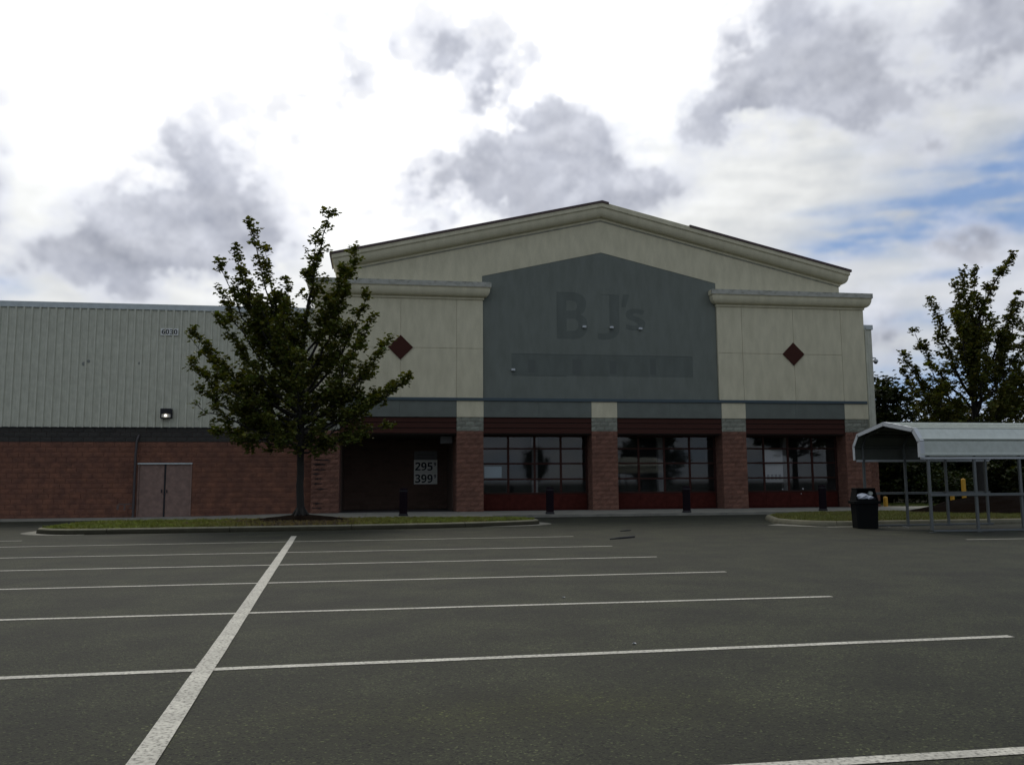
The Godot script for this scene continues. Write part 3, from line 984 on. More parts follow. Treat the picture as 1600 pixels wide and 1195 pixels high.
func overhead_door(S: Node3D, x0: float, x1: float, idx: int) -> void:
	var z := -.9
	var D := boxed("glazed_door", Vector3(x0 + .02, .10, z - .07), Vector3(x1 - .02, .80, z - .02), M.door_red, S)
	# bottom panels with a shallow relief
	var cw := (x1 - x0 - .04) / 4.0
	for k in 4:
		boxed("bottom_panel", Vector3(x0 + .02 + cw * k + .05, .17, z - .02), Vector3(x0 + .02 + cw * (k + 1) - .05, .74, z - .004), M.door_red, D, .01)
	var ys := [.84, 1.46, 2.14, 2.80, 3.36]
	for i in 5:
		var hh := .045 if i < 4 else .06
		boxed("door_rail", Vector3(x0 + .02, ys[i] - hh, z - .07), Vector3(x1 - .02, ys[i] + hh * .6, z - .005), M.frame_red, D, .008)
	for k in 5:
		var xx := x0 + .02 + cw * k
		boxed("door_stile", Vector3(xx - (.05 if k > 0 else 0.0), .87, z - .068), Vector3(xx + (.05 if k < 4 else 0.0), 3.33, z - .012), M.frame_red, D, .008)
	for i in 4:
		for k in 4:
			boxed("window_pane", Vector3(x0 + .02 + cw * k + .045, ys[i] + .02, z - .045), Vector3(x0 + .02 + cw * (k + 1) - .045, ys[i + 1] - .04, z - .037), M.glass, D)
	boxed("door_jamb", Vector3(x1 - .022, .1, z - .1), Vector3(x1 + .03, 3.4, z + .05), M.frame_red, S)
	if idx == 3:
		for p in [[18.55, .93, .05], [19.55, .95, .06], [19.47, .72, .03]]:
			var s := MB.new()
			s.box(Vector3(p[0], p[1] - p[2] * .5, z - .003), Vector3(p[0] + p[2], p[1] + p[2] * .3, z + .002))
			part("chipped_paint", s.mesh(), M.paper, D)

func text_mesh(txt: String, bold := true, serif := false) -> TextMesh:
	var f := SystemFont.new()
	f.font_names = PackedStringArray(["Droid Serif" if serif else "Droid Sans"])
	f.font_weight = 700 if bold else 400
	var t := TextMesh.new()
	t.font = f
	t.text = txt
	t.font_size = 64
	t.pixel_size = .01
	t.depth = .01
	t.curve_step = 1.0
	return t

# lettering fitted into a rectangle on a plane facing the camera side
func lettering(called: String, txt: String, x0: float, y0: float, x1: float, y1: float, z: float, thick: float, m: Material, parent: Node, serif := false) -> MeshInstance3D:
	var t := text_mesh(txt, true, serif)
	var bb := t.get_aabb()
	var o := part(called, t, m, parent)
	var s := Vector3((x1 - x0) / bb.size.x, (y1 - y0) / bb.size.y, thick / bb.size.z)
	o.scale = s
	o.position = Vector3(x0, y0, z) - bb.position * s
	return o

# faint remains of letters and a sign box that were taken down and painted over
func ghost_letters(panel: Node) -> void:
	var z := -.1115
	lettering("ghost_letter", "B", 7.93, 7.60, 9.28, 9.68, z, .004, M.ghost, panel)
	lettering("ghost_letter", "J", 9.75, 7.60, 10.75, 9.64, z, .004, M.ghost, panel)
	lettering("ghost_letter", "’", 10.85, 9.08, 11.22, 9.66, z, .004, M.ghost, panel)
	lettering("ghost_letter", "s", 11.05, 8.05, 11.95, 9.02, z, .004, M.ghost, panel)
	boxed("ghost_edge", Vector3(7.90, 9.67, z), Vector3(8.75, 9.69, z + .006), M.ghost_edge, panel)
	boxed("ghost_edge", Vector3(7.90, 7.62, z), Vector3(7.915, 9.66, z + .005), M.ghost_edge, panel)
	boxed("ghost_edge", Vector3(9.95, 9.62, z), Vector3(10.55, 9.638, z + .005), M.ghost_edge, panel)
	boxed("ghost_sign_field", Vector3(5.86, 5.95, z), Vector3(14.1, 6.88, z + .003), M.ghost, panel)
	boxed("ghost_edge", Vector3(5.86, 6.885, z), Vector3(14.1, 6.905, z + .007), M.ghost_edge, panel)
	boxed("ghost_edge", Vector3(14.1, 5.95, z), Vector3(14.115, 6.88, z + .005), M.ghost_edge, panel)
	boxed("ghost_edge", Vector3(5.95, 5.93, z), Vector3(8.3, 5.945, z + .005), M.ghost_edge, panel)
	var gx := 6.1
	for i in 11:
		var w := vary(.2, .5)
		boxed("ghost_patch", Vector3(gx, 5.99 + vary(0, .1), z + .0032), Vector3(gx + w, 6.82 - vary(0, .2), z + .0050), M.ghost_edge if i % 3 == 1 else M.ghost, panel)
		gx += w + vary(.15, .4)
	for p in [[9.12, 8.13], [10.37, 8.13], [11.70, 8.10], [5.92, 6.17]]:
		var b := MB.new()
		b.box(Vector3(p[0] - .085, p[1] - .045, z), Vector3(p[0] + .085, p[1] + .055, z + .13), .02)
		part("junction_box", b.mesh(), M.trim_white, panel)

func wall_fittings() -> void:
	# house number
	var a := thing("address_sign", "small white number plate reading 6030 high on the metal siding", "sign", Vector3(-8.44, 7.45, -.365))
	boxed("plate", Vector3(-.35, 0, 0), Vector3(.35, .29, .02), M.white_sign, a)
	lettering("number", "6030", -.31, .045, .31, .245, .0195, .006, M.black, a)
	# wall light
	var w := thing("wall_light", "black box-shaped wall light glowing under its hood on the metal siding", "wall light", Vector3(-8.42, 4.0, -.37))
	var b := MB.new()
	b.box(Vector3(-.22, 0, 0), Vector3(.22, .40, .10), .02)
	b.box(Vector3(-.22, .19, .10), Vector3(.22, .40, .24), .02)
	b.box(Vector3(-.22, .0, .10), Vector3(-.19, .19, .2), .005)
	b.box(Vector3(.19, .0, .10), Vector3(.22, .19, .2), .005)
	b.box(Vector3(-.22, .0, .10), Vector3(.22, .03, .2), .005)
	part("housing", b.mesh(), M.dark_metal, w)
	boxed("lens", Vector3(-.185, .035, .105), Vector3(.185, .185, .17), M.lens, w, .01)
	var g := MB.new()
	g.lathe([Vector2(0, 0), Vector2(.045, .01), Vector2(.055, .05), Vector2(.04, .10), Vector2(0, .11)], Vector3(-.01, .06, .20), 10)
	part("lamp_bulb", g.mesh(), M.lamp_glow, w)
	var li := OmniLight3D.new()
	li.name = "wall_lamp"
	li.light_energy = .012
	li.light_color = Color(1, .97, .9)
	li.light_size = .05
	li.omni_range = 30
	li.omni_attenuation = 2.0
	li.shadow_enabled = true
	li.position = Vector3(-.01, .11, .20)
	w.add_child(li)
	# price poster in the first bay
	var p := thing("price_sign", "white poster with large black numbers 295 and 399 in the dark first bay", "sign", Vector3(2.41, 1.26, -4.59))
	boxed("header", Vector3(-.55, 1.15, 0), Vector3(.55, 1.56, .02), M.dim_sign, p)
	for y in [1.22, 1.36]:
		boxed("header_line", Vector3(-.42, y, .0195), Vector3(.42, y + .045, .022), M.interior, p)
	boxed("sheet", Vector3(-.55, .56, 0), Vector3(.55, 1.145, .02), M.white_sign, p)
	boxed("sheet", Vector3(-.55, 0, 0), Vector3(.55, .555, .02), M.white_sign, p)
	lettering("number", "295", -.50, .64, .33, 1.03, .0195, .006, M.black, p)
	lettering("small_number", "9", .39, .85, .49, 1.03, .0195, .006, M.black, p)
	lettering("number", "399", -.50, .07, .33, .46, .0195, .006, M.black, p)
	lettering("small_number", "9", .39, .28, .49, .46, .0195, .006, M.black, p)
	# posters behind the glass
	var q := thing("window_poster", "grey poster with a dark bottom edge behind the panes of the last glazed door", "poster", Vector3(18.25, 1.25, -1.02))
	boxed("sheet", Vector3(-.45, 0, -.012), Vector3(.45, 1.55, 0), M.interior_mid, q)
	for i in 4:
		boxed("faded_print", Vector3(-.36 + i * .19, .12, -.0005), Vector3(-.23 + i * .19, .36, .003), M.dim_sign, q)
	boxed("edge_strip", Vector3(-.46, -.06, -.01), Vector3(.46, .0, .006), M.black, q)
	var q2 := thing("window_notice", "small pale bluish notice behind the left pane of the first glazed door", "poster", Vector3(5.15, 1.52, -1.02))
	boxed("sheet", Vector3(-.38, 0, -.012), Vector3(.38, .5, 0), M.interior_blue, q2)
	# camera on the right corner
	var c := thing("security_camera", "white dome security camera on a short arm at the right end of the store", "camera", Vector3(23.12, 6.95, -.5))
	var ab := MB.new()
	ab.tube([Vector3(-.05, .06, 0), Vector3(.08, .09, 0), Vector3(.2, .08, 0), Vector3(.2, -.0, 0)], [.035, .035, .035, .035], 8)
	part("arm", ab.mesh(), M.trim_white, c)
	var hb := MB.new()
	hb.lathe([Vector2(0, .06), Vector2(.08, .04), Vector2(.12, -.02), Vector2(.12, -.08), Vector2(.09, -.08)], Vector3(.2, -.02, 0), 14)
	part("hood", hb.mesh(), M.trim_white, c)
	var db := MB.new()
	db.lathe([Vector2(.09, -.08), Vector2(.085, -.12), Vector2(.05, -.165), Vector2(0, -.18)], Vector3(.2, -.02, 0), 14)
	part("dome", db.mesh(), M.black, c)

# ---------------------------------------------------------------- islands
func rounded(pts: Array, r: Array, steps := 6) -> PackedVector2Array:
	var out := PackedVector2Array()
	for i in pts.size():
		var p: Vector2 = pts[i]
		var a: Vector2 = (pts[(i + pts.size() - 1) % pts.size()] - p)
		var b: Vector2 = (pts[(i + 1) % pts.size()] - p)
		var k := minf(r[i], minf(a.length(), b.length()) * .48)
		if k < .05:
			out.append(p)
			continue
		var s := p + a.normalized() * k
		var e := p + b.normalized() * k
		for t in steps + 1:
			var u := float(t) / steps
			out.append(s.lerp(p, u).lerp(p.lerp(e, u), u))
	return out

func kerb_run(parent: Node, loop: PackedVector2Array, seg_len: float, m: Material) -> void:
	var ctr := Vector2.ZERO
	var cw := Geometry2D.is_polygon_clockwise(loop)
	var dense := PackedVector2Array()
	for i in loop.size():
		var a := loop[i]
		var b := loop[(i + 1) % loop.size()]
		var n := maxi(1, int(a.distance_to(b) / .5))
		for k in n:
			dense.append(a.lerp(b, float(k) / n))
	var prof := [[.02, -.05], [.01, .06], [-.015, .115], [-.045, .142], [-.08, .15], [-.16, .152], [-.16, -.05]]
	var secs := []
	var run := 0.0
	var nn := dense.size()
	for i in nn + 1:
		var p := dense[i % nn]
		var t := (dense[(i + 1) % nn] - dense[(i - 1 + nn) % nn]).normalized()
		var o := Vector2(t.y, -t.x)
		if Geometry2D.is_point_in_polygon(p + o * .02, loop):
			o = -o
		var row := []
		for e in prof:
			var q: Vector2 = p + o * e[0]
			row.append(Vector3(q.x, e[1], q.y))
		secs.append(row)
		if i > 0:
			run += p.distance_to(dense[i - 1])
		if (run > seg_len or i == nn) and secs.size() > 1:
			var b := MB.new()
			# a joint 12 mm wide at the end of each length
			var last: Array = secs[secs.size() - 1].duplicate()
			for j in last.size():
				last[j] = last[j] + (secs[secs.size() - 2][j] - last[j]).normalized() * .014
			var use := secs.duplicate()
			use[use.size() - 1] = last
			b.loft(use, true, true)
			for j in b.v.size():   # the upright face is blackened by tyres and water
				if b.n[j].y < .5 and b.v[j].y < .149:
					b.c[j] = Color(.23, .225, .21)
			part("kerb_stone", b.mesh(), m, parent)
			secs = [row]
			run = 0.0

func tuft_mesh(sd: int, high: float) -> ArrayMesh:
	var r := RandomNumberGenerator.new()
	r.seed = sd
	var b := MB.new()
	for i in 8:
		var a := r.randf() * TAU
		var o := Vector3(cos(a), 0, sin(a)) * r.randf() * .06
		var lean := Vector3(r.randf_range(-.6, .6), 1, r.randf_range(-.6, .6)).normalized()
		var h := high * r.randf_range(.55, 1.1)
		var s := Vector3(-sin(a + .7), 0, cos(a + .7)) * .008
		var mid := o + lean * h * .55
		var tip := o + lean * h + Vector3(lean.x, -.25, lean.z) * h * .35
		b.col = Color(1, 1, 1) * r.randf_range(.75, 1.15)
		b.quad(o - s, o + s, mid + s * .7, mid - s * .7)
		b.tri(mid - s * .7, mid + s * .7, tip)
	return b.mesh()

func scatter(called: String, label: String, mesh: Mesh, m: Material, xf: Array, cols: PackedColorArray, parent: Node = null) -> MultiMeshInstance3D:
	var mm := MultiMesh.new()
	mm.transform_format = MultiMesh.TRANSFORM_3D
	mm.use_colors = true
	mm.mesh = mesh
	mm.instance_count = xf.size()
	for i in xf.size():
		mm.set_instance_transform(i, xf[i])
		mm.set_instance_color(i, cols[i])
	var o := MultiMeshInstance3D.new()
	o.multimesh = mm
	o.material_override = m
	if parent:
		o.name = called
		parent.add_child(o, true)
		tag(o, "", "", "", "stuff")
	else:
		o.name = numbered(called)
		add_child(o)
		tag(o, label, "grass", "", "stuff")
	return o

func grass(called: String, label: String, poly: PackedVector2Array, y: float, per_m2: float, high: float, tone: Callable, sd: int) -> void:
	var r := RandomNumberGenerator.new()
	r.seed = sd
	var lo := poly[0]
	var hi := poly[0]
	for p in poly:
		lo = Vector2(minf(lo.x, p.x), minf(lo.y, p.y))
		hi = Vector2(maxf(hi.x, p.x), maxf(hi.y, p.y))
	var xf := []
	var cols := PackedColorArray()
	for i in int((hi.x - lo.x) * (hi.y - lo.y) * per_m2):
		var p := Vector2(r.randf_range(lo.x, hi.x), r.randf_range(lo.y, hi.y))
		if not Geometry2D.is_point_in_polygon(p, poly):
			continue
		var c: Color = tone.call(p.x, p.y, r)
		if c.a < .5:
			continue
		var s := r.randf_range(.6, 1.25)
		xf.append(Transform3D(Basis(Vector3.UP, r.randf() * TAU).scaled(Vector3(s, s * r.randf_range(.7, 1.2), s)), Vector3(p.x, y, p.y)))
		cols.append(c)
	scatter(called, label, tuft_mesh(sd, high), M.blade, xf, cols)

func islands() -> void:
	var f := FastNoiseLite.new()
	f.seed = 5
	f.frequency = .5
	# left island
	var L := rounded([Vector2(-9.3, 10.9), Vector2(-8.3, 11.95), Vector2(-1.5, 11.60), Vector2(2.2, 11.25), Vector2(5.35, 9.9), Vector2(5.0, 8.0), Vector2(.8, 6.7), Vector2(-9.1, 6.6)], [.6, .9, .3, 2, 1.6, 1.2, 1.5, 1.5])
	var I := Node3D.new()
	I.name = "left_island"
	add_child(I)
	tag(I, "long kerbed planting island in front of the store's left half", "", "", "structure")
	kerb_run(I, L, 3.1, M.kerb_dark)
	var inner: PackedVector2Array = Geometry2D.offset_polygon(L, -.155)[0]
	var b := MB.new()
	b.sheet(inner, .135)
	part("earth", b.mesh(), M.soil, I)
	# concrete gutter lips at the two ends
	for side in [-1, 1]:
		var g := MB.new()
		for i in L.size():
			var a := L[i]
			var e := L[(i + 1) % L.size()]
			if (side < 0 and maxf(a.x, e.x) < -6.9) or (side > 0 and minf(a.x, e.x) > 2.9):
				var wa := .06 + .34 * smoothstep(.0, 2.0, (a.x - 2.9) if side > 0 else (-6.9 - a.x))
				var we := .06 + .34 * smoothstep(.0, 2.0, (e.x - 2.9) if side > 0 else (-6.9 - e.x))
				var o := Vector2(e.y - a.y, a.x - e.x).normalized()
				if Geometry2D.is_point_in_polygon((a + e) / 2.0 + o * .05, L):
					o = -o
				g.quad_o(Vector3(a.x, .005, a.y), Vector3(e.x, .005, e.y), Vector3(e.x + o.x * we, .005, e.y + o.y * we), Vector3(a.x + o.x * wa, .005, a.y + o.y * wa), Vector3.UP)
		part("gutter_lip", g.mesh(), M.concrete, I)
	var tone_l := func(x: float, z: float, r: RandomNumberGenerator) -> Color:
		var br := exp(-pow((x + 2.2) / 2.3, 2)) * .95 + .45 * smoothstep(.05, .5, f.get_noise_2d(x, z))
		br = clampf(br + r.randf_range(-.2, .2), 0, 1)
		var c := (Color(.165, .195, .018) * (1.0 + .45 * f.get_noise_2d(x * 1.7 + 50.0, z * 2.6))).lerp(Color(.20, .135, .030), br)
		if br > .7 and r.randf() < .55:
			c = Color(.10, .066, .034)
		return c * r.randf_range(.7, 1.25) + Color(0, 0, 0, 1)
	grass("island_grass", "short uneven grass on the left island, browner round the tree", inner, .13, 190.0, .085, tone_l, 41)
	# pine-straw mound at the tree
	var mb := MB.new()
	var rr := RandomNumberGenerator.new()
	rr.seed = 9
	var rings := []
	for i in 6:
		var row := []
		for j in 18:
			var ang := TAU * j / 18.0
			var rad := 1.35 * i / 5.0 * rr.randf_range(.9, 1.1)
			row.append(Vector3(-2.3 + cos(ang) * rad * 1.2, .14 + .20 * (1.0 - pow(i / 5.0, 1.6)) + rr.randf_range(-.015, .02), 8.3 + sin(ang) * rad))
		rings.append(row)
	for i in 5:
		for j in 18:
			mb.quad_o(rings[i][j], rings[i][(j + 1) % 18], rings[i + 1][(j + 1) % 18], rings[i + 1][j], Vector3.UP)
	part("mulch_mound", mb.mesh(), M.mulch, I)
	# right island, running out of the picture
	var R := rounded([Vector2(12.15, 11.6), Vector2(12.75, 13.55), Vector2(16, 13.5), Vector2(34, 13.5), Vector2(34, 6.2), Vector2(16, 6.3), Vector2(13.6, 7.6)], [1.2, 1.6, .2, .5, .5, 1, 2])
	var J := Node3D.new()
	J.name = "right_island"
	add_child(J)
	tag(J, "kerbed planting island behind the cart shelter on the right", "", "", "structure")
	kerb_run(J, R, 3.05, M.kerb)
	var inner_r: PackedVector2Array = Geometry2D.offset_polygon(R, -.155)[0]
	var b2 := MB.new()
	b2.sheet(inner_r, .135)
	part("earth", b2.mesh(), M.soil, J)
	var g2 := MB.new()
	g2.tri_o(Vector3(11.55, .005, 12.3), Vector3(12.7, .005, 13.8), Vector3(12.2, .005, 11.7), Vector3.UP)
	g2.quad_o(Vector3(12.7, .005, 13.80), Vector3(16, .005, 13.70), Vector3(16, .005, 13.52), Vector3(12.75, .005, 13.54), Vector3.UP)
	part("gutter_lip", g2.mesh(), M.concrete, J)
	var tone_r := func(x: float, z: float, r: RandomNumberGenerator) -> Color:
		if Vector2((x - 22.9) / 3.6, (z - 7.6) / 2.9).length() < 1.0:
			return Color(0, 0, 0, 0)
		var br := clampf(.45 * smoothstep(-.1, .5, f.get_noise_2d(x, z)) + r.randf_range(-.1, .2), 0, 1)
		return Color(.135, .148, .018).lerp(Color(.18, .13, .028), br) * r.randf_range(.7, 1.25) + Color(0, 0, 0, 1)
	grass("island_grass", "short olive grass on the right island behind the cart shelter", inner_r, .13, 120.0, .085, tone_r, 42)
	var mm := MB.new()
	rings = []
	for i in 8:
		var row := []
		for j in 22:
			var ang := TAU * j / 22.0
			var rad := 3.3 * i / 7.0 * rr.randf_range(.93, 1.07)
			row.append(Vector3(22.9 + cos(ang) * rad, .13 + .62 * pow(cos(minf(1.0, i / 7.0) * PI / 2.0), 1.4) + rr.randf_range(-.02, .03), 7.6 + sin(ang) * rad * .85))
		rings.append(row)
	for i in 7:
		for j in 22:
			mm.quad_o(rings[i][j], rings[i][(j + 1) % 22], rings[i + 1][(j + 1) % 22], rings[i + 1][j], Vector3.UP)
	part("mulch_mound", mm.mesh(), M.mulch, J)
	# lawn blades in the strip beyond the walk
	var tone_f := func(x: float, z: float, r: RandomNumberGenerator) -> Color:
		return Color(.11, .14, .022) * r.randf_range(.75, 1.25) + Color(0, 0, 0, 1)
	grass("lawn_grass", "bright green strip of lawn beyond the right end of the walkway", PackedVector2Array([Vector2(25.7, -7), Vector2(44, -7), Vector2(44, 1.9), Vector2(25.7, 1.9)]), .025, 40.0, .12, tone_f, 43)

# ---------------------------------------------------------------- cart shelter
func corral() -> void:
	var C := thing("cart_shelter", "open cart shelter of grey steel posts under a rounded white ribbed metal roof", "shelter", Vector3(13.82, 0, 15.33))
	var len := 3.98
	var hz := 1.47
	# cross-section of the roof, from the far eave over the ridge to the near eave (z, y)
	var sec := [Vector2(-1.53, 1.88), Vector2(-1.54, 2.28), Vector2(-1.30, 2.60), Vector2(0, 2.84), Vector2(1.30, 2.60), Vector2(1.54, 2.28), Vector2(1.53, 1.88)]
	for i in 6:
		var a: Vector2 = sec[i]
		var b: Vector2 = sec[i + 1]
		var d := (b - a).normalized()
		var nrm := Vector2(-d.y, d.x)
		if nrm.dot((a + b) / 2.0 - Vector2(0, 1.9)) < 0:
			nrm = -nrm
		var l := a.distance_to(b)
		var pts := []
		var ribs := maxi(1, int(round(l / .40)))
		var step := l / ribs
		for k in ribs:
			for e in [[0.0, 0.0], [step - .10, 0.0], [step - .09, .034], [step - .045, .036], [step - .035, -.05], [step - .004, -.05]]:
				pts.append(a + d * (k * step + e[0]) + nrm * e[1])
		pts.append(b)
		var mb := MB.new()
		for k in pts.size() - 1:
			var p: Vector2 = pts[k]
			var q: Vector2 = pts[k + 1]
			var on := Vector3(0, nrm.y, nrm.x)
			mb.col = Color(1, 1, 1)
			mb.quad_o(Vector3(-.25, p.y, p.x), Vector3(len, p.y, p.x), Vector3(len, q.y, q.x), Vector3(-.25, q.y, q.x), on)
			mb.col = Color(.20, .20, .19)   # inner face coloured darker to stand for the shade under the roof
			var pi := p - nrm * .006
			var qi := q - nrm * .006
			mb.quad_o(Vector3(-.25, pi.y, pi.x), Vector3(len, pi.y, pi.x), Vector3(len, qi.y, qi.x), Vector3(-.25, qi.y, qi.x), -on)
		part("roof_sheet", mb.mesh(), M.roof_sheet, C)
		# edge trim on the open end
		for ex in [-.262, len + .002]:
			var tb := MB.new()
			var a2 := a + nrm * .03
			var b2 := b + nrm * .03
			var a3 := a - nrm * .075
			var b3 := b - nrm * .075
			tb.loft([[Vector3(ex, a2.y, a2.x), Vector3(ex + .01, a2.y, a2.x), Vector3(ex + .01, a3.y, a3.x), Vector3(ex, a3.y, a3.x)], [Vector3(ex, b2.y, b2.x), Vector3(ex + .01, b2.y, b2.x), Vector3(ex + .01, b3.y, b3.x), Vector3(ex, b3.y, b3.x)]], true, true)
			tb.loft([[Vector3(ex, a2.y, a2.x), Vector3(ex + .12, a2.y, a2.x), Vector3(ex + .12, a2.y - .006, a2.x), Vector3(ex, a2.y - .006, a2.x)], [Vector3(ex, b2.y, b2.x), Vector3(ex + .12, b2.y, b2.x), Vector3(ex + .12, b2.y - .006, b2.x), Vector3(ex, b2.y - .006, b2.x)]], true, true)
			part("edge_trim", tb.mesh(), M.trim_white, C)
	for k in 4:
		var x := k * 1.28
		for s in [-1, 1]:
			boxed("post", Vector3(x - .032, .05, s * hz - .032), Vector3(x + .032, 1.95, s * hz + .032), M.steel, C, .005)
			boxed("foot_plate", Vector3(x - .06, .0, s * hz - .06), Vector3(x + .06, .012, s * hz + .06), M.steel, C)
		var hoop := []
		var rad := []
		for p in sec:
			var q: Vector2 = p
			hoop.append(Vector3(x, q.y - .05 if absf(q.x) < 1.4 else q.y, q.x * .958))
			rad.append(.033)
		var hb := MB.new()
		hb.tube(hoop, rad, 5)
		part("roof_bow", hb.mesh(), M.steel, C)
	for s in [-1, 1]:
		boxed("side_rail", Vector3(-.03, .90, s * hz + (.033 if s > 0 else -.075)), Vector3(len, .97, s * hz + (.075 if s > 0 else -.033)), M.steel, C, .006)
		boxed("base_rail", Vector3(.03, .012, s * hz - .03), Vector3(len, .062, s * hz + .03), M.steel, C, .005)
		boxed("eave_rail", Vector3(-.2, 1.83, s * (hz + .015) - .03), Vector3(len, 1.89, s * (hz + .015) + .03), M.trim_white, C, .005)

func litter_bin() -> void:
	var B := thing("litter_bin", "black square litter bin with a full white bag in its open hood", "trash bin", Vector3(13.42, 0, 14.45), deg_to_rad(-14))
	var mb := MB.new()
	var rows := []
	for e in [[.0, .265], [.02, .275], [.35, .285], [.66, .30], [.67, .345], [.74, .35], [.75, .335]]:
		var row := []
		var r: float = e[1]
		var k := r * .16
		for p in [[r - k, r], [-r + k, r], [-r, r - k], [-r, -r + k], [-r + k, -r], [r - k, -r], [r, -r + k], [r, r - k]]:
			row.append(Vector3(p[0], e[0], p[1]))
		rows.append(row)
	mb.loft(rows, true, true)
	part("body", mb.mesh(), M.bin_plastic, B)
	# hood: back, two sides and a top round an opening
	var hd := MB.new()
	for s in [-1, 1]:
		hd.loft([[Vector3(s * .30, .74, .29), Vector3(s * .27, .74, .29), Vector3(s * .27, .74, -.29), Vector3(s * .30, .74, -.29)], [Vector3(s * .25, 1.06, .20), Vector3(s * .22, 1.06, .20), Vector3(s * .22, 1.06, -.24), Vector3(s * .25, 1.06, -.24)]], true, true)
	hd.loft([[Vector3(-.27, .74, -.28), Vector3(.27, .74, -.28), Vector3(.27, .74, -.25), Vector3(-.27, .74, -.25)], [Vector3(-.22, 1.06, -.235), Vector3(.22, 1.06, -.235), Vector3(.22, 1.06, -.21), Vector3(-.22, 1.06, -.21)]], true, true)
	hd.box(Vector3(-.26, 1.06, -.25), Vector3(.26, 1.10, .22), .015)
	hd.box(Vector3(-.27, .74, .26), Vector3(.27, .80, .29), .01)
	part("hood", hd.mesh(), M.bin_plastic, B)
	var r := RandomNumberGenerator.new()
	r.seed = 3
	for e in [[Vector3(-.10, .87, .20), Vector3(.17, .085, .13), M.bag_white], [Vector3(.06, .84, .235), Vector3(.12, .06, .08), M.bag_white], [Vector3(.06, .80, .18), Vector3(.22, .08, .12), M.bag_dark], [Vector3(.15, .95, .1), Vector3(.07, .06, .08), M.roof_sheet]]:
		var bb := MB.new()
		var c: Vector3 = e[0]
		var s: Vector3 = e[1]
		var g := []
		for j in 8:
			var row := []
			for i in 14:
				var u := TAU * i / 14.0
				var v := PI * j / 7.0
				row.append(c + Vector3(sin(v) * cos(u), cos(v), sin(v) * sin(u)) * s * r.randf_range(.86, 1.14))
			g.append(row)
		for j in 7:
			for i in 14:
				var k := (i + 1) % 14
				bb.quad_o(g[j][i], g[j][k], g[j + 1][k], g[j + 1][i], (g[j][i] + g[j + 1][k]) / 2.0 - c)
		part("rubbish_bag", bb.mesh(), e[2], B)

func bollards() -> void:
	var where := [[1.09, 3.95, "plum coloured bollard in front of the dark first bay"], [6.69, 3.85, "plum coloured bollard in front of the first glazed door"], [12.13, 4.0, "plum coloured bollard in front of the middle glazed door"], [17.92, 3.9, "plum coloured bollard in front of the last glazed door"]]
	var proto: Node3D
	for i in 4:
		var w = where[i]
		var p: Node3D
		if i == 0:
			p = thing("bollard", w[2], "bollard", Vector3.ZERO, 0, "bollards along the store walkway")
			var b := MB.new()
			b.lathe([Vector2(.15, .06), Vector2(.15, .98), Vector2(.14, 1.01), Vector2(.10, 1.03), Vector2(0, 1.035)], Vector3.ZERO, 18)
			part("sleeve", b.mesh(), M.plum, p)
			var c := MB.new()
			c.lathe([Vector2(.175, 0), Vector2(.175, .06), Vector2(.15, .08), Vector2(.1, .08)], Vector3.ZERO, 18)
			part("base_ring", c.mesh(), M.dark_metal, p)
			var d := MB.new()
			d.lathe([Vector2(.1505, .90), Vector2(.153, .905), Vector2(.153, .94), Vector2(.1505, .945)], Vector3.ZERO, 18)
			part("collar", d.mesh(), M.dark_metal, p)
			proto = p
		else:
			p = proto.duplicate()
			p.name = numbered("bollard")
			add_child(p)
			tag(p, w[2], "bollard", "bollards along the store walkway")
		p.position = Vector3(w[0], .1, w[1])
	var yl := [[28.5, -1.9, 1.32, .105, "tall yellow bollard seen through the cart shelter"], [28.15, -2.3, .55, .1, "low yellow bollard just left of the tall yellow one"], [23.75, -1.0, .5, .1, "low yellow bollard at the right corner of the store"]]
	for y in yl:
		var p := thing("yellow_bollard", y[4], "bollard", Vector3(y[0], .03, y[1]), 0, "yellow bollards by the store's right side")
		var b := MB.new()
		b.lathe([Vector2(y[3], 0), Vector2(y[3], y[2] - .04)], Vector3.ZERO, 14)
		part("pipe", b.mesh(), M.yellow, p)
		var c := MB.new()
		c.lathe([Vector2(y[3], y[2] - .04), Vector2(y[3] * .8, y[2]), Vector2(0, y[2] + .02)], Vector3.ZERO, 14)
		part("cap", c.mesh(), M.yellow, p)

# ---------------------------------------------------------------- trees
func leaf_mesh(size: float) -> ArrayMesh:   # a five-lobed leaf, folded along its middle
	var b := MB.new()
	var o := [Vector2(0, 0), Vector2(.34, .02), Vector2(.36, .28), Vector2(.56, .50), Vector2(.32, .66), Vector2(.0, 1.0)]
	for s in [-1.0, 1.0]:
		for i in range(1, 5):
			var p: Vector2 = o[i]
			var q: Vector2 = o[i + 1]
			var a := Vector3(0, .12, 0) * size
			var c := Vector3(p.x * s, p.y, absf(p.x) * .35) * size
			var d := Vector3(q.x * s, q.y, absf(q.x) * .35 - (.12 if i == 4 else 0.0)) * size
			b.tri_o(a, c, d, Vector3.BACK)
	return b.mesh()

func bez(a: Vector3, b: Vector3, c: Vector3, t: float) -> Vector3:
	return a.lerp(b, t).lerp(b.lerp(c, t), t)

func leafy(xf: Array, cols: PackedColorArray, p: Vector3, r: RandomNumberGenerator, n: int, spread: float, size: float, base: Color) -> void:
	for i in n:
		var o := Vector3(r.randfn(), r.randfn() * .8, r.randfn()) * spread
		var q := Basis.from_euler(Vector3(r.randf_range(-2.2, -.5), r.randf() * TAU, r.randf_range(-.7, .7)))
		var s := size * r.randf_range(.65, 1.25)
		xf.append(Transform3D(q.scaled(Vector3.ONE * s), p + o))
		var k := r.randf_range(.55, 1.35)
		cols.append(Color(base.r * k * r.randf_range(.85, 1.3), base.g * k, base.b * k * r.randf_range(.7, 1.2)))

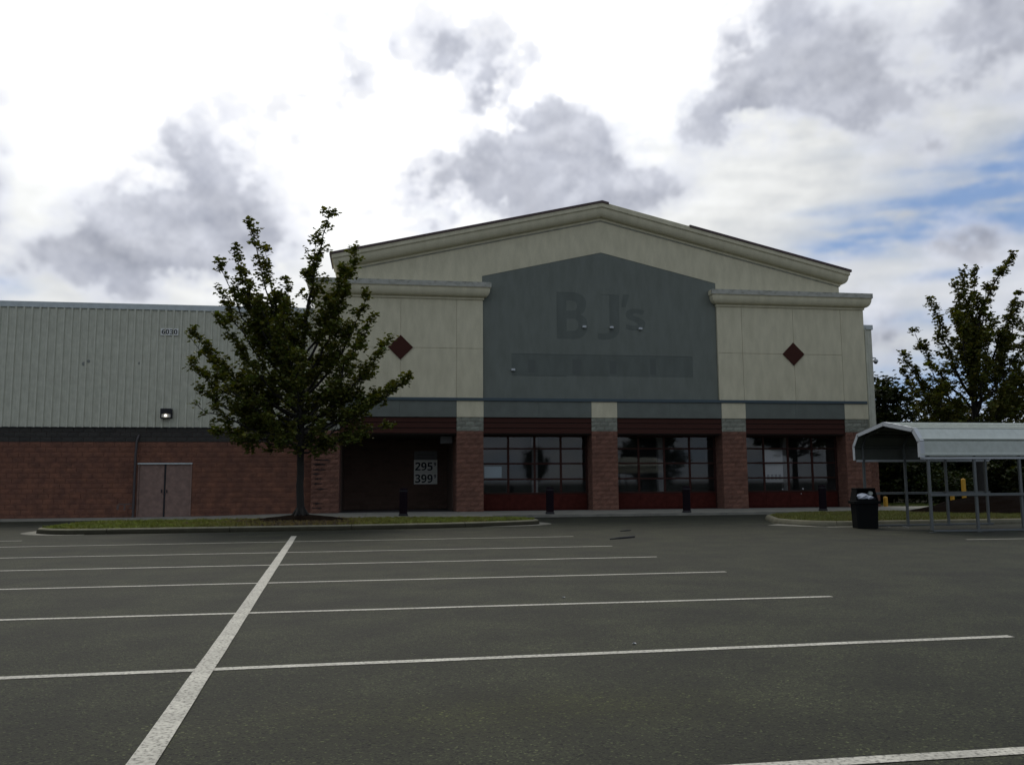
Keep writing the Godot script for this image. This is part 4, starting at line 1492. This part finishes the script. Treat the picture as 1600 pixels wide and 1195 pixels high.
func maple(called: String, label: String, base: Vector3, trunk: Array, trunk_r: Array, limbs: Array, sd: int, col: Color, density: float, leaf_size: float) -> void:
	var r := RandomNumberGenerator.new()
	r.seed = sd
	var T := thing(called, label, "tree", base)
	var wood := MB.new()
	var pts := []
	for p in trunk:
		pts.append(p - base)
	# finer trunk with a little sway and a flare at the foot
	var tp := []
	var tr := []
	for i in pts.size() - 1:
		for k in 4:
			var t := k / 4.0
			tp.append(pts[i].lerp(pts[i + 1], t) + Vector3(r.randf_range(-.02, .02), 0, r.randf_range(-.02, .02)))
			tr.append(lerpf(trunk_r[i], trunk_r[i + 1], t))
	tp.append(pts[-1])
	tr.append(trunk_r[-1])
	tr[0] *= 1.5
	wood.tube(tp, tr, 9)
	for k in 6:   # root flares
		var a := TAU * k / 6.0 + r.randf() * .5
		var d := Vector3(cos(a), 0, sin(a))
		wood.tube([Vector3(0, .28, 0) + d * .07, Vector3(0, .06, 0) + d * .22, Vector3(0, -.08, 0) + d * .42], [.06, .05, .02], 5)
	var xf := []
	var cols := PackedColorArray()
	var at_height := func(y: float) -> Vector3:
		for i in tp.size() - 1:
			if tp[i + 1].y >= y:
				return tp[i].lerp(tp[i + 1], (y - tp[i].y) / maxf(.001, tp[i + 1].y - tp[i].y))
		return tp[-1]
	var rad_at := func(y: float) -> float:
		for i in tp.size() - 1:
			if tp[i + 1].y >= y:
				return tr[i]
		return tr[-1]
	var all := limbs.duplicate()
	# the leader itself bears leaves in its upper half
	var lead := tp.size()
	for i in range(lead / 3, lead - 1):
		for k in 2:
			var d := Vector3(r.randfn(), r.randf_range(.1, 1.0), r.randfn()).normalized()
			side_twig(wood, xf, cols, tp[i].lerp(tp[i + 1], r.randf()), d, r.randf_range(.25, .75) * (1.0 - .55 * float(i) / lead), r, col, density, leaf_size)
	for l in all:
		var tip := Vector3(l[0], l[1], l[2]) - base
		var s: Vector3 = at_height.call(l[3] - base.y)
		var out := tip - s
		var ctl := s + Vector3(out.x * .55, out.y * .30, out.z * .55)
		if out.y < .5:
			ctl.y = s.y + .45
		var n := 9
		var lp := []
		var lr := []
		var r0: float = minf(rad_at.call(l[3] - base.y) * .6, .018 + out.length() * .011)
		for i in n + 1:
			var t := float(i) / n
			lp.append(bez(s, ctl, tip, t) + Vector3(r.randf_range(-.09, .09), r.randf_range(-.09, .07), r.randf_range(-.09, .09)) * (1.0 if i > 0 and i < n else 0.0))
			lr.append(lerpf(r0, .006, t))
		wood.tube(lp, lr, 6)
		var length := out.length()
		var steps := int(length / .155)
		for i in steps:
			var t := lerpf(.22, 1.0, (i + r.randf()) / steps)
			var k := mini(int(t * n), n - 1)
			var p: Vector3 = lp[k].lerp(lp[k + 1], t * n - k)
			var dir: Vector3 = (lp[k + 1] - lp[k]).normalized()
			var sd2 := Vector3(r.randfn(), r.randfn() * .7 + .25, r.randfn()).normalized()
			var d := (dir * .75 + sd2 * .85).normalized()
			var ln := (0.22 + .95 * (1.0 - t) * minf(1.0, length / 3.0)) * r.randf_range(.5, 1.1)
			side_twig(wood, xf, cols, p, d, ln, r, col, density, leaf_size)
		leafy(xf, cols, tip, r, int(8 * density), .09, leaf_size, col)
	var tk := part("trunk", wood.mesh(), M.bark, T)
	scatter("crown", "", leaf_mesh(1.0), M.leaf, xf, cols, T)
	print(called, " leaves ", xf.size())

func side_twig(wood: MB, xf: Array, cols: PackedColorArray, p: Vector3, d: Vector3, ln: float, r: RandomNumberGenerator, col: Color, density: float, leaf_size: float) -> void:
	var e := p + d * ln + Vector3(0, .06 * ln, 0)
	wood.tube([p, p.lerp(e, .5) + Vector3(0, .03, 0), e], [.009, .006, .003], 4, false)
	var m := maxi(2, int(ln / .11))
	for j in m:
		var t := (j + .6) / m
		if clump.get_noise_3dv(p.lerp(e, t)) < -.20 and r.randf() < .8:
			continue
		if t < .25 and ln > .5:
			continue
		leafy(xf, cols, p.lerp(e, t), r, int(ceil((4.0 + 4.0 * t) * density)), .06 + .025 * ln, leaf_size, col)

func bushy(called: String, label: String, category: String, base: Vector3, high: float, wide: float, low: float, sd: int, col: Color, n_clumps: int, leaf_size: float, group := "") -> void:
	var r := RandomNumberGenerator.new()
	r.seed = sd
	var T := thing(called, label, category, base, 0, group)
	var wood := MB.new()
	wood.tube([Vector3(0, -.1, 0), Vector3(.05, high * .3, 0), Vector3(0, high * .6, .05), Vector3(.05, high * .9, 0)], [high * .022, high * .017, high * .01, .02], 7)
	var xf := []
	var cols := PackedColorArray()
	for i in n_clumps:
		var v := Vector3(r.randfn(), r.randfn(), r.randfn()).normalized() * pow(r.randf(), .35)
		var yy := (v.y * .5 + .5)
		var wid := wide * (1.0 - .45 * pow(yy, 2.0)) * .5
		var c := Vector3(v.x * wid, low + (high - low) * yy, v.z * wid)
		c += Vector3(r.randfn(), r.randfn() * .6, r.randfn()) * wide * .05
		if i % 6 == 0:
			wood.tube([Vector3(0, c.y * .7, 0), c], [.03, .008], 4, false)
		var k := r.randf_range(.75, 1.2)
		leafy(xf, cols, c, r, 34, minf(.30, wide * .075), leaf_size, Color(col.r * k, col.g * k, col.b * k))
	part("trunk", wood.mesh(), M.bark, T)
	scatter("crown", "", leaf_mesh(1.0), M.leaf, xf, cols, T)

func trees() -> void:
	var green := Color(.104, .124, .030)
	var b := Vector3(-2.3, .28, 8.3)
	maple("maple_tree", "slender young maple with open leafy crown on the left island", b,
		[b, Vector3(-2.33, 1.6, 8.3), Vector3(-2.34, 2.8, 8.3), Vector3(-2.37, 4.5, 8.28), Vector3(-2.31, 6.3, 8.3), Vector3(-2.02, 8.2, 8.25), Vector3(-1.75, 9.5, 8.28), Vector3(-1.46, 10.4, 8.3)], [.125, .112, .105, .085, .06, .036, .02, .006],
		[[-4.07, 9.76, 8.6, 4.4], [-3.65, 9.0, 7.9, 4.6], [-4.5, 8.9, 8.4, 4.3], [-4.97, 8.34, 8.8, 4.2], [-5.16, 7.75, 7.7, 3.9], [-4.25, 8.0, 9.1, 4.3], [-5.78, 6.15, 8.5, 3.4], [-5.9, 6.0, 7.9, 3.2], [-6.0, 5.25, 7.5, 3.0], [-5.5, 3.8, 8.9, 2.7], [-5.6, 4.4, 8.0, 2.8], [-5.1, 2.95, 7.9, 2.5], [-4.2, 2.65, 9.2, 2.35], [-4.9, 4.7, 9.5, 3.0], [-4.7, 6.4, 9.6, 3.5], [-4.4, 5.4, 6.7, 3.2], [-3.6, 7.2, 9.5, 4.3], [-3.5, 6.3, 7.2, 3.7], [-3.7, 3.3, 7.0, 2.5],
		[1.10, 4.75, 8.5, 2.75], [.55, 4.5, 8.2, 2.9], [.50, 6.2, 7.9, 3.2], [.1, 5.5, 8.8, 3.0], [-.27, 7.45, 8.6, 3.9], [-.1, 6.8, 8.3, 3.5], [-.71, 9.15, 8.0, 5.4], [-1.0, 8.4, 8.9, 4.9], [-.25, 3.75, 8.9, 2.55], [.45, 3.2, 8.6, 2.4], [-.9, 2.9, 8.2, 2.3], [-.55, 5.7, 9.5, 3.2], [-1.2, 6.8, 7.1, 4.1], [-.9, 4.4, 7.0, 2.8], [-1.0, 7.6, 8.2, 4.6],
		[-2.3, 5.2, 10.3, 3.0], [-2.8, 6.8, 10.0, 3.7], [-3.2, 3.3, 10.0, 2.4], [-2.2, 5.5, 6.3, 3.1], [-3.0, 4.2, 6.3, 2.7], [-1.9, 9.4, 8.5, 6.6], [-2.9, 7.9, 8.4, 4.7], [-3.0, 5.6, 9.2, 3.3], [-1.6, 3.2, 9.6, 2.4]], 61, green, 1.85, .128)
	var b2 := Vector3(23.06, .62, 6.5)
	maple("maple_tree", "taller dark maple rising behind the cart shelter on the right", b2,
		[b2, Vector3(23.05, 2.0, 6.5), Vector3(23.06, 4.0, 6.5), Vector3(23.02, 6.0, 6.5), Vector3(23.6, 8.0, 6.5), Vector3(24.5, 9.4, 6.5), Vector3(25.37, 10.3, 6.5)], [.17, .15, .125, .09, .05, .022, .006],
		[[22.77, 9.46, 6.8, 5.0], [23.62, 9.65, 6.2, 5.6], [22.3, 8.9, 6.9, 4.8], [21.3, 8.26, 6.7, 4.4], [21.9, 7.6, 7.4, 4.2], [21.2, 7.2, 5.7, 4.0], [19.94, 6.1, 6.8, 3.3], [20.6, 5.7, 7.3, 3.1], [20.3, 5.5, 6.2, 3.0], [19.85, 4.9, 7.2, 2.8], [20.5, 4.4, 7.8, 2.6], [20.9, 4.1, 5.6, 2.5], [25.35, 6.56, 6.9, 3.6], [25.2, 7.1, 6.0, 4.0], [24.9, 8.6, 6.9, 5.0], [24.6, 8.0, 7.3, 4.7], [25.4, 4.6, 7.0, 2.8], [26.2, 5.4, 6.2, 3.0], [26.4, 6.3, 6.7, 3.4], [25.6, 3.9, 7.5, 2.6], [24.8, 5.6, 8.2, 3.2], [24.3, 7.0, 8.0, 4.0], [24.2, 9.0, 6.1, 5.4],
		[23.0, 5.0, 8.6, 2.9], [22.4, 6.6, 8.3, 3.6], [23.6, 4.0, 8.7, 2.6], [22.2, 3.9, 8.4, 2.5], [23.2, 5.4, 4.4, 3.0], [22.0, 4.3, 4.6, 2.7], [24.4, 4.2, 4.6, 2.7], [23.2, 7.4, 7.6, 4.4], [23.5, 8.3, 5.8, 4.9], [22.6, 7.9, 6.2, 4.6]], 62, Color(.098, .110, .028), 1.8, .130)
	# wood behind the right end of the store
	var dark := Color(.026, .036, .014)
	var wood := [[29.0, -9.0, 7.4, 5.2, "rounded dark tree just right of the store's corner"], [33.2, -8.0, 4.3, 5.6, "second dark tree right of the store's corner, behind the shelter"], [37.6, -7.0, 4.8, 5.4, "dark tree behind the middle of the cart shelter"], [42.0, -6.0, 8.4, 6.0, "dark tree at the right edge of the picture, behind the shelter"], [31.0, -16.0, 8.0, 6.0, "farther tree peeping between the two trees by the store's corner"], [37.0, -15.0, 4.8, 6.2, "farther tree behind the trunk of the tall right maple"], [46.5, -9.0, 8.0, 6.4, "farthest right dark tree of the wood beside the store"], [34.0, 1.2, 5.6, 4.4, "leafy tree behind the right maple's lower crown"]]
	for i in wood.size():
		var w = wood[i]
		bushy("dark_tree", w[4], "tree", Vector3(w[0], .0, w[1]), w[2], w[3], .3 if i < 7 else 2.4, 300 + i, dark if i < 7 else Color(.034, .044, .016), 170, .26, "trees beyond the right end of the store")
	var r := RandomNumberGenerator.new()
	r.seed = 900
	var xf := []
	var cols := PackedColorArray()
	for i in 900:
		var c := Vector3(r.randf_range(25.5, 64), 0, r.randf_range(-30, -18))
		c.y = r.randf() * (3.3 + 1.1 * sin(c.x * .5) + r.randf() * 1.0)
		leafy(xf, cols, c, r, 26, .55, .42, dark)
	var far := scatter("distant_wood", "dark continuous wood closing the view behind the trees on the right", leaf_mesh(1.0), M.leaf, xf, cols)
	far.set_meta("category", "wood")
	for w in [[27.6, -7.5, 3.4, 5.5, "low dark thicket nearest the store's right corner"], [33.5, -4.4, 3.0, 5.6, "low dark thicket behind the second bay of the cart shelter"], [38.5, -3.0, 3.2, 6.0, "low dark thicket behind the third bay of the cart shelter"], [44.0, -2.5, 3.4, 6.0, "low dark thicket at the right edge behind the shelter"]]:
		bushy("thicket", w[4], "shrub", Vector3(w[0], 0, w[1]), w[2], w[3], .05, int(w[0] * 10), dark, 150, .24, "thickets beyond the cart shelter")
	bushy("clipped_shrub", "rounded green shrub on the lawn right of the store's corner", "shrub", Vector3(29.6, .0, -5.0), 1.75, 4.0, .15, 321, Color(.036, .052, .020), 130, .15)
	# what the door panes mirror: trees on the far side of the lot, behind the camera
	bushy("lot_tree", "broad dark tree across the lot, mirrored in the middle glazed door", "tree", Vector3(32.9, 0, 62), 9.5, 8.0, .5, 331, dark, 260, .34)
	bushy("lot_tree", "small tree far across the lot, mirrored in the first glazed door", "tree", Vector3(24.2, 0, 92), 6.6, 4.2, 1.6, 332, dark, 120, .30)

func small_things() -> void:
	var s := MB.new()
	s.tube([Vector3(5.35, .012, 17.35), Vector3(5.6, .02, 17.2), Vector3(5.9, .018, 16.95), Vector3(6.1, .022, 16.75), Vector3(6.2, .012, 16.45)], [.012, .03, .034, .03, .01], 5)
	tag(part("rubber_strip", s.mesh(), M.rubber), "curled black strip of rubber lying on the asphalt", "debris")
	var s2 := MB.new()
	s2.tube([Vector3(6.5, .012, 14.2), Vector3(6.7, .016, 14.1), Vector3(6.85, .012, 14.0)], [.01, .022, .01], 5)
	tag(part("rubber_strip", s2.mesh(), M.rubber), "short black scrap of rubber on the asphalt, nearer the store", "debris")
	var r := RandomNumberGenerator.new()
	r.seed = 8
	var bits := [[14.9, 14.0, "white paper scrap at the foot of the second far shelter post"], [14.55, 14.6, "white paper scrap under the open end of the shelter"], [14.25, 14.2, "tiny pale scrap on the asphalt right of the litter bin"], [2.15, 27.0, "pale scrap lying alone on the asphalt between two painted lines"], [2.1, 29.9, "tiny pale scrap just above the nearest full painted line"]]
	for b in bits:
		var m := MB.new()
		var c := Vector3(b[0], .006, b[1])
		var k := .05 if b[1] < 20 else .014
		var p := [c + Vector3(-k, .0, -k * .6), c + Vector3(k, .006, -k), c + Vector3(k * 1.2, .002, k * .7), c + Vector3(-k * .8, .012, k)]
		m.quad_o(p[0], p[1], p[2], p[3], Vector3.UP)
		m.quad_o(p[0] - Vector3(0, .004, 0), p[1] - Vector3(0, .004, 0), p[2] - Vector3(0, .004, 0), p[3] - Vector3(0, .004, 0), Vector3.DOWN)
		for i in 4:
			m.quad_o(p[i], p[(i + 1) % 4], p[(i + 1) % 4] - Vector3(0, .004, 0), p[i] - Vector3(0, .004, 0), (p[i] + p[(i + 1) % 4]) / 2.0 - c)
		tag(part("paper_scrap", m.mesh(), M.paper), b[2], "litter")
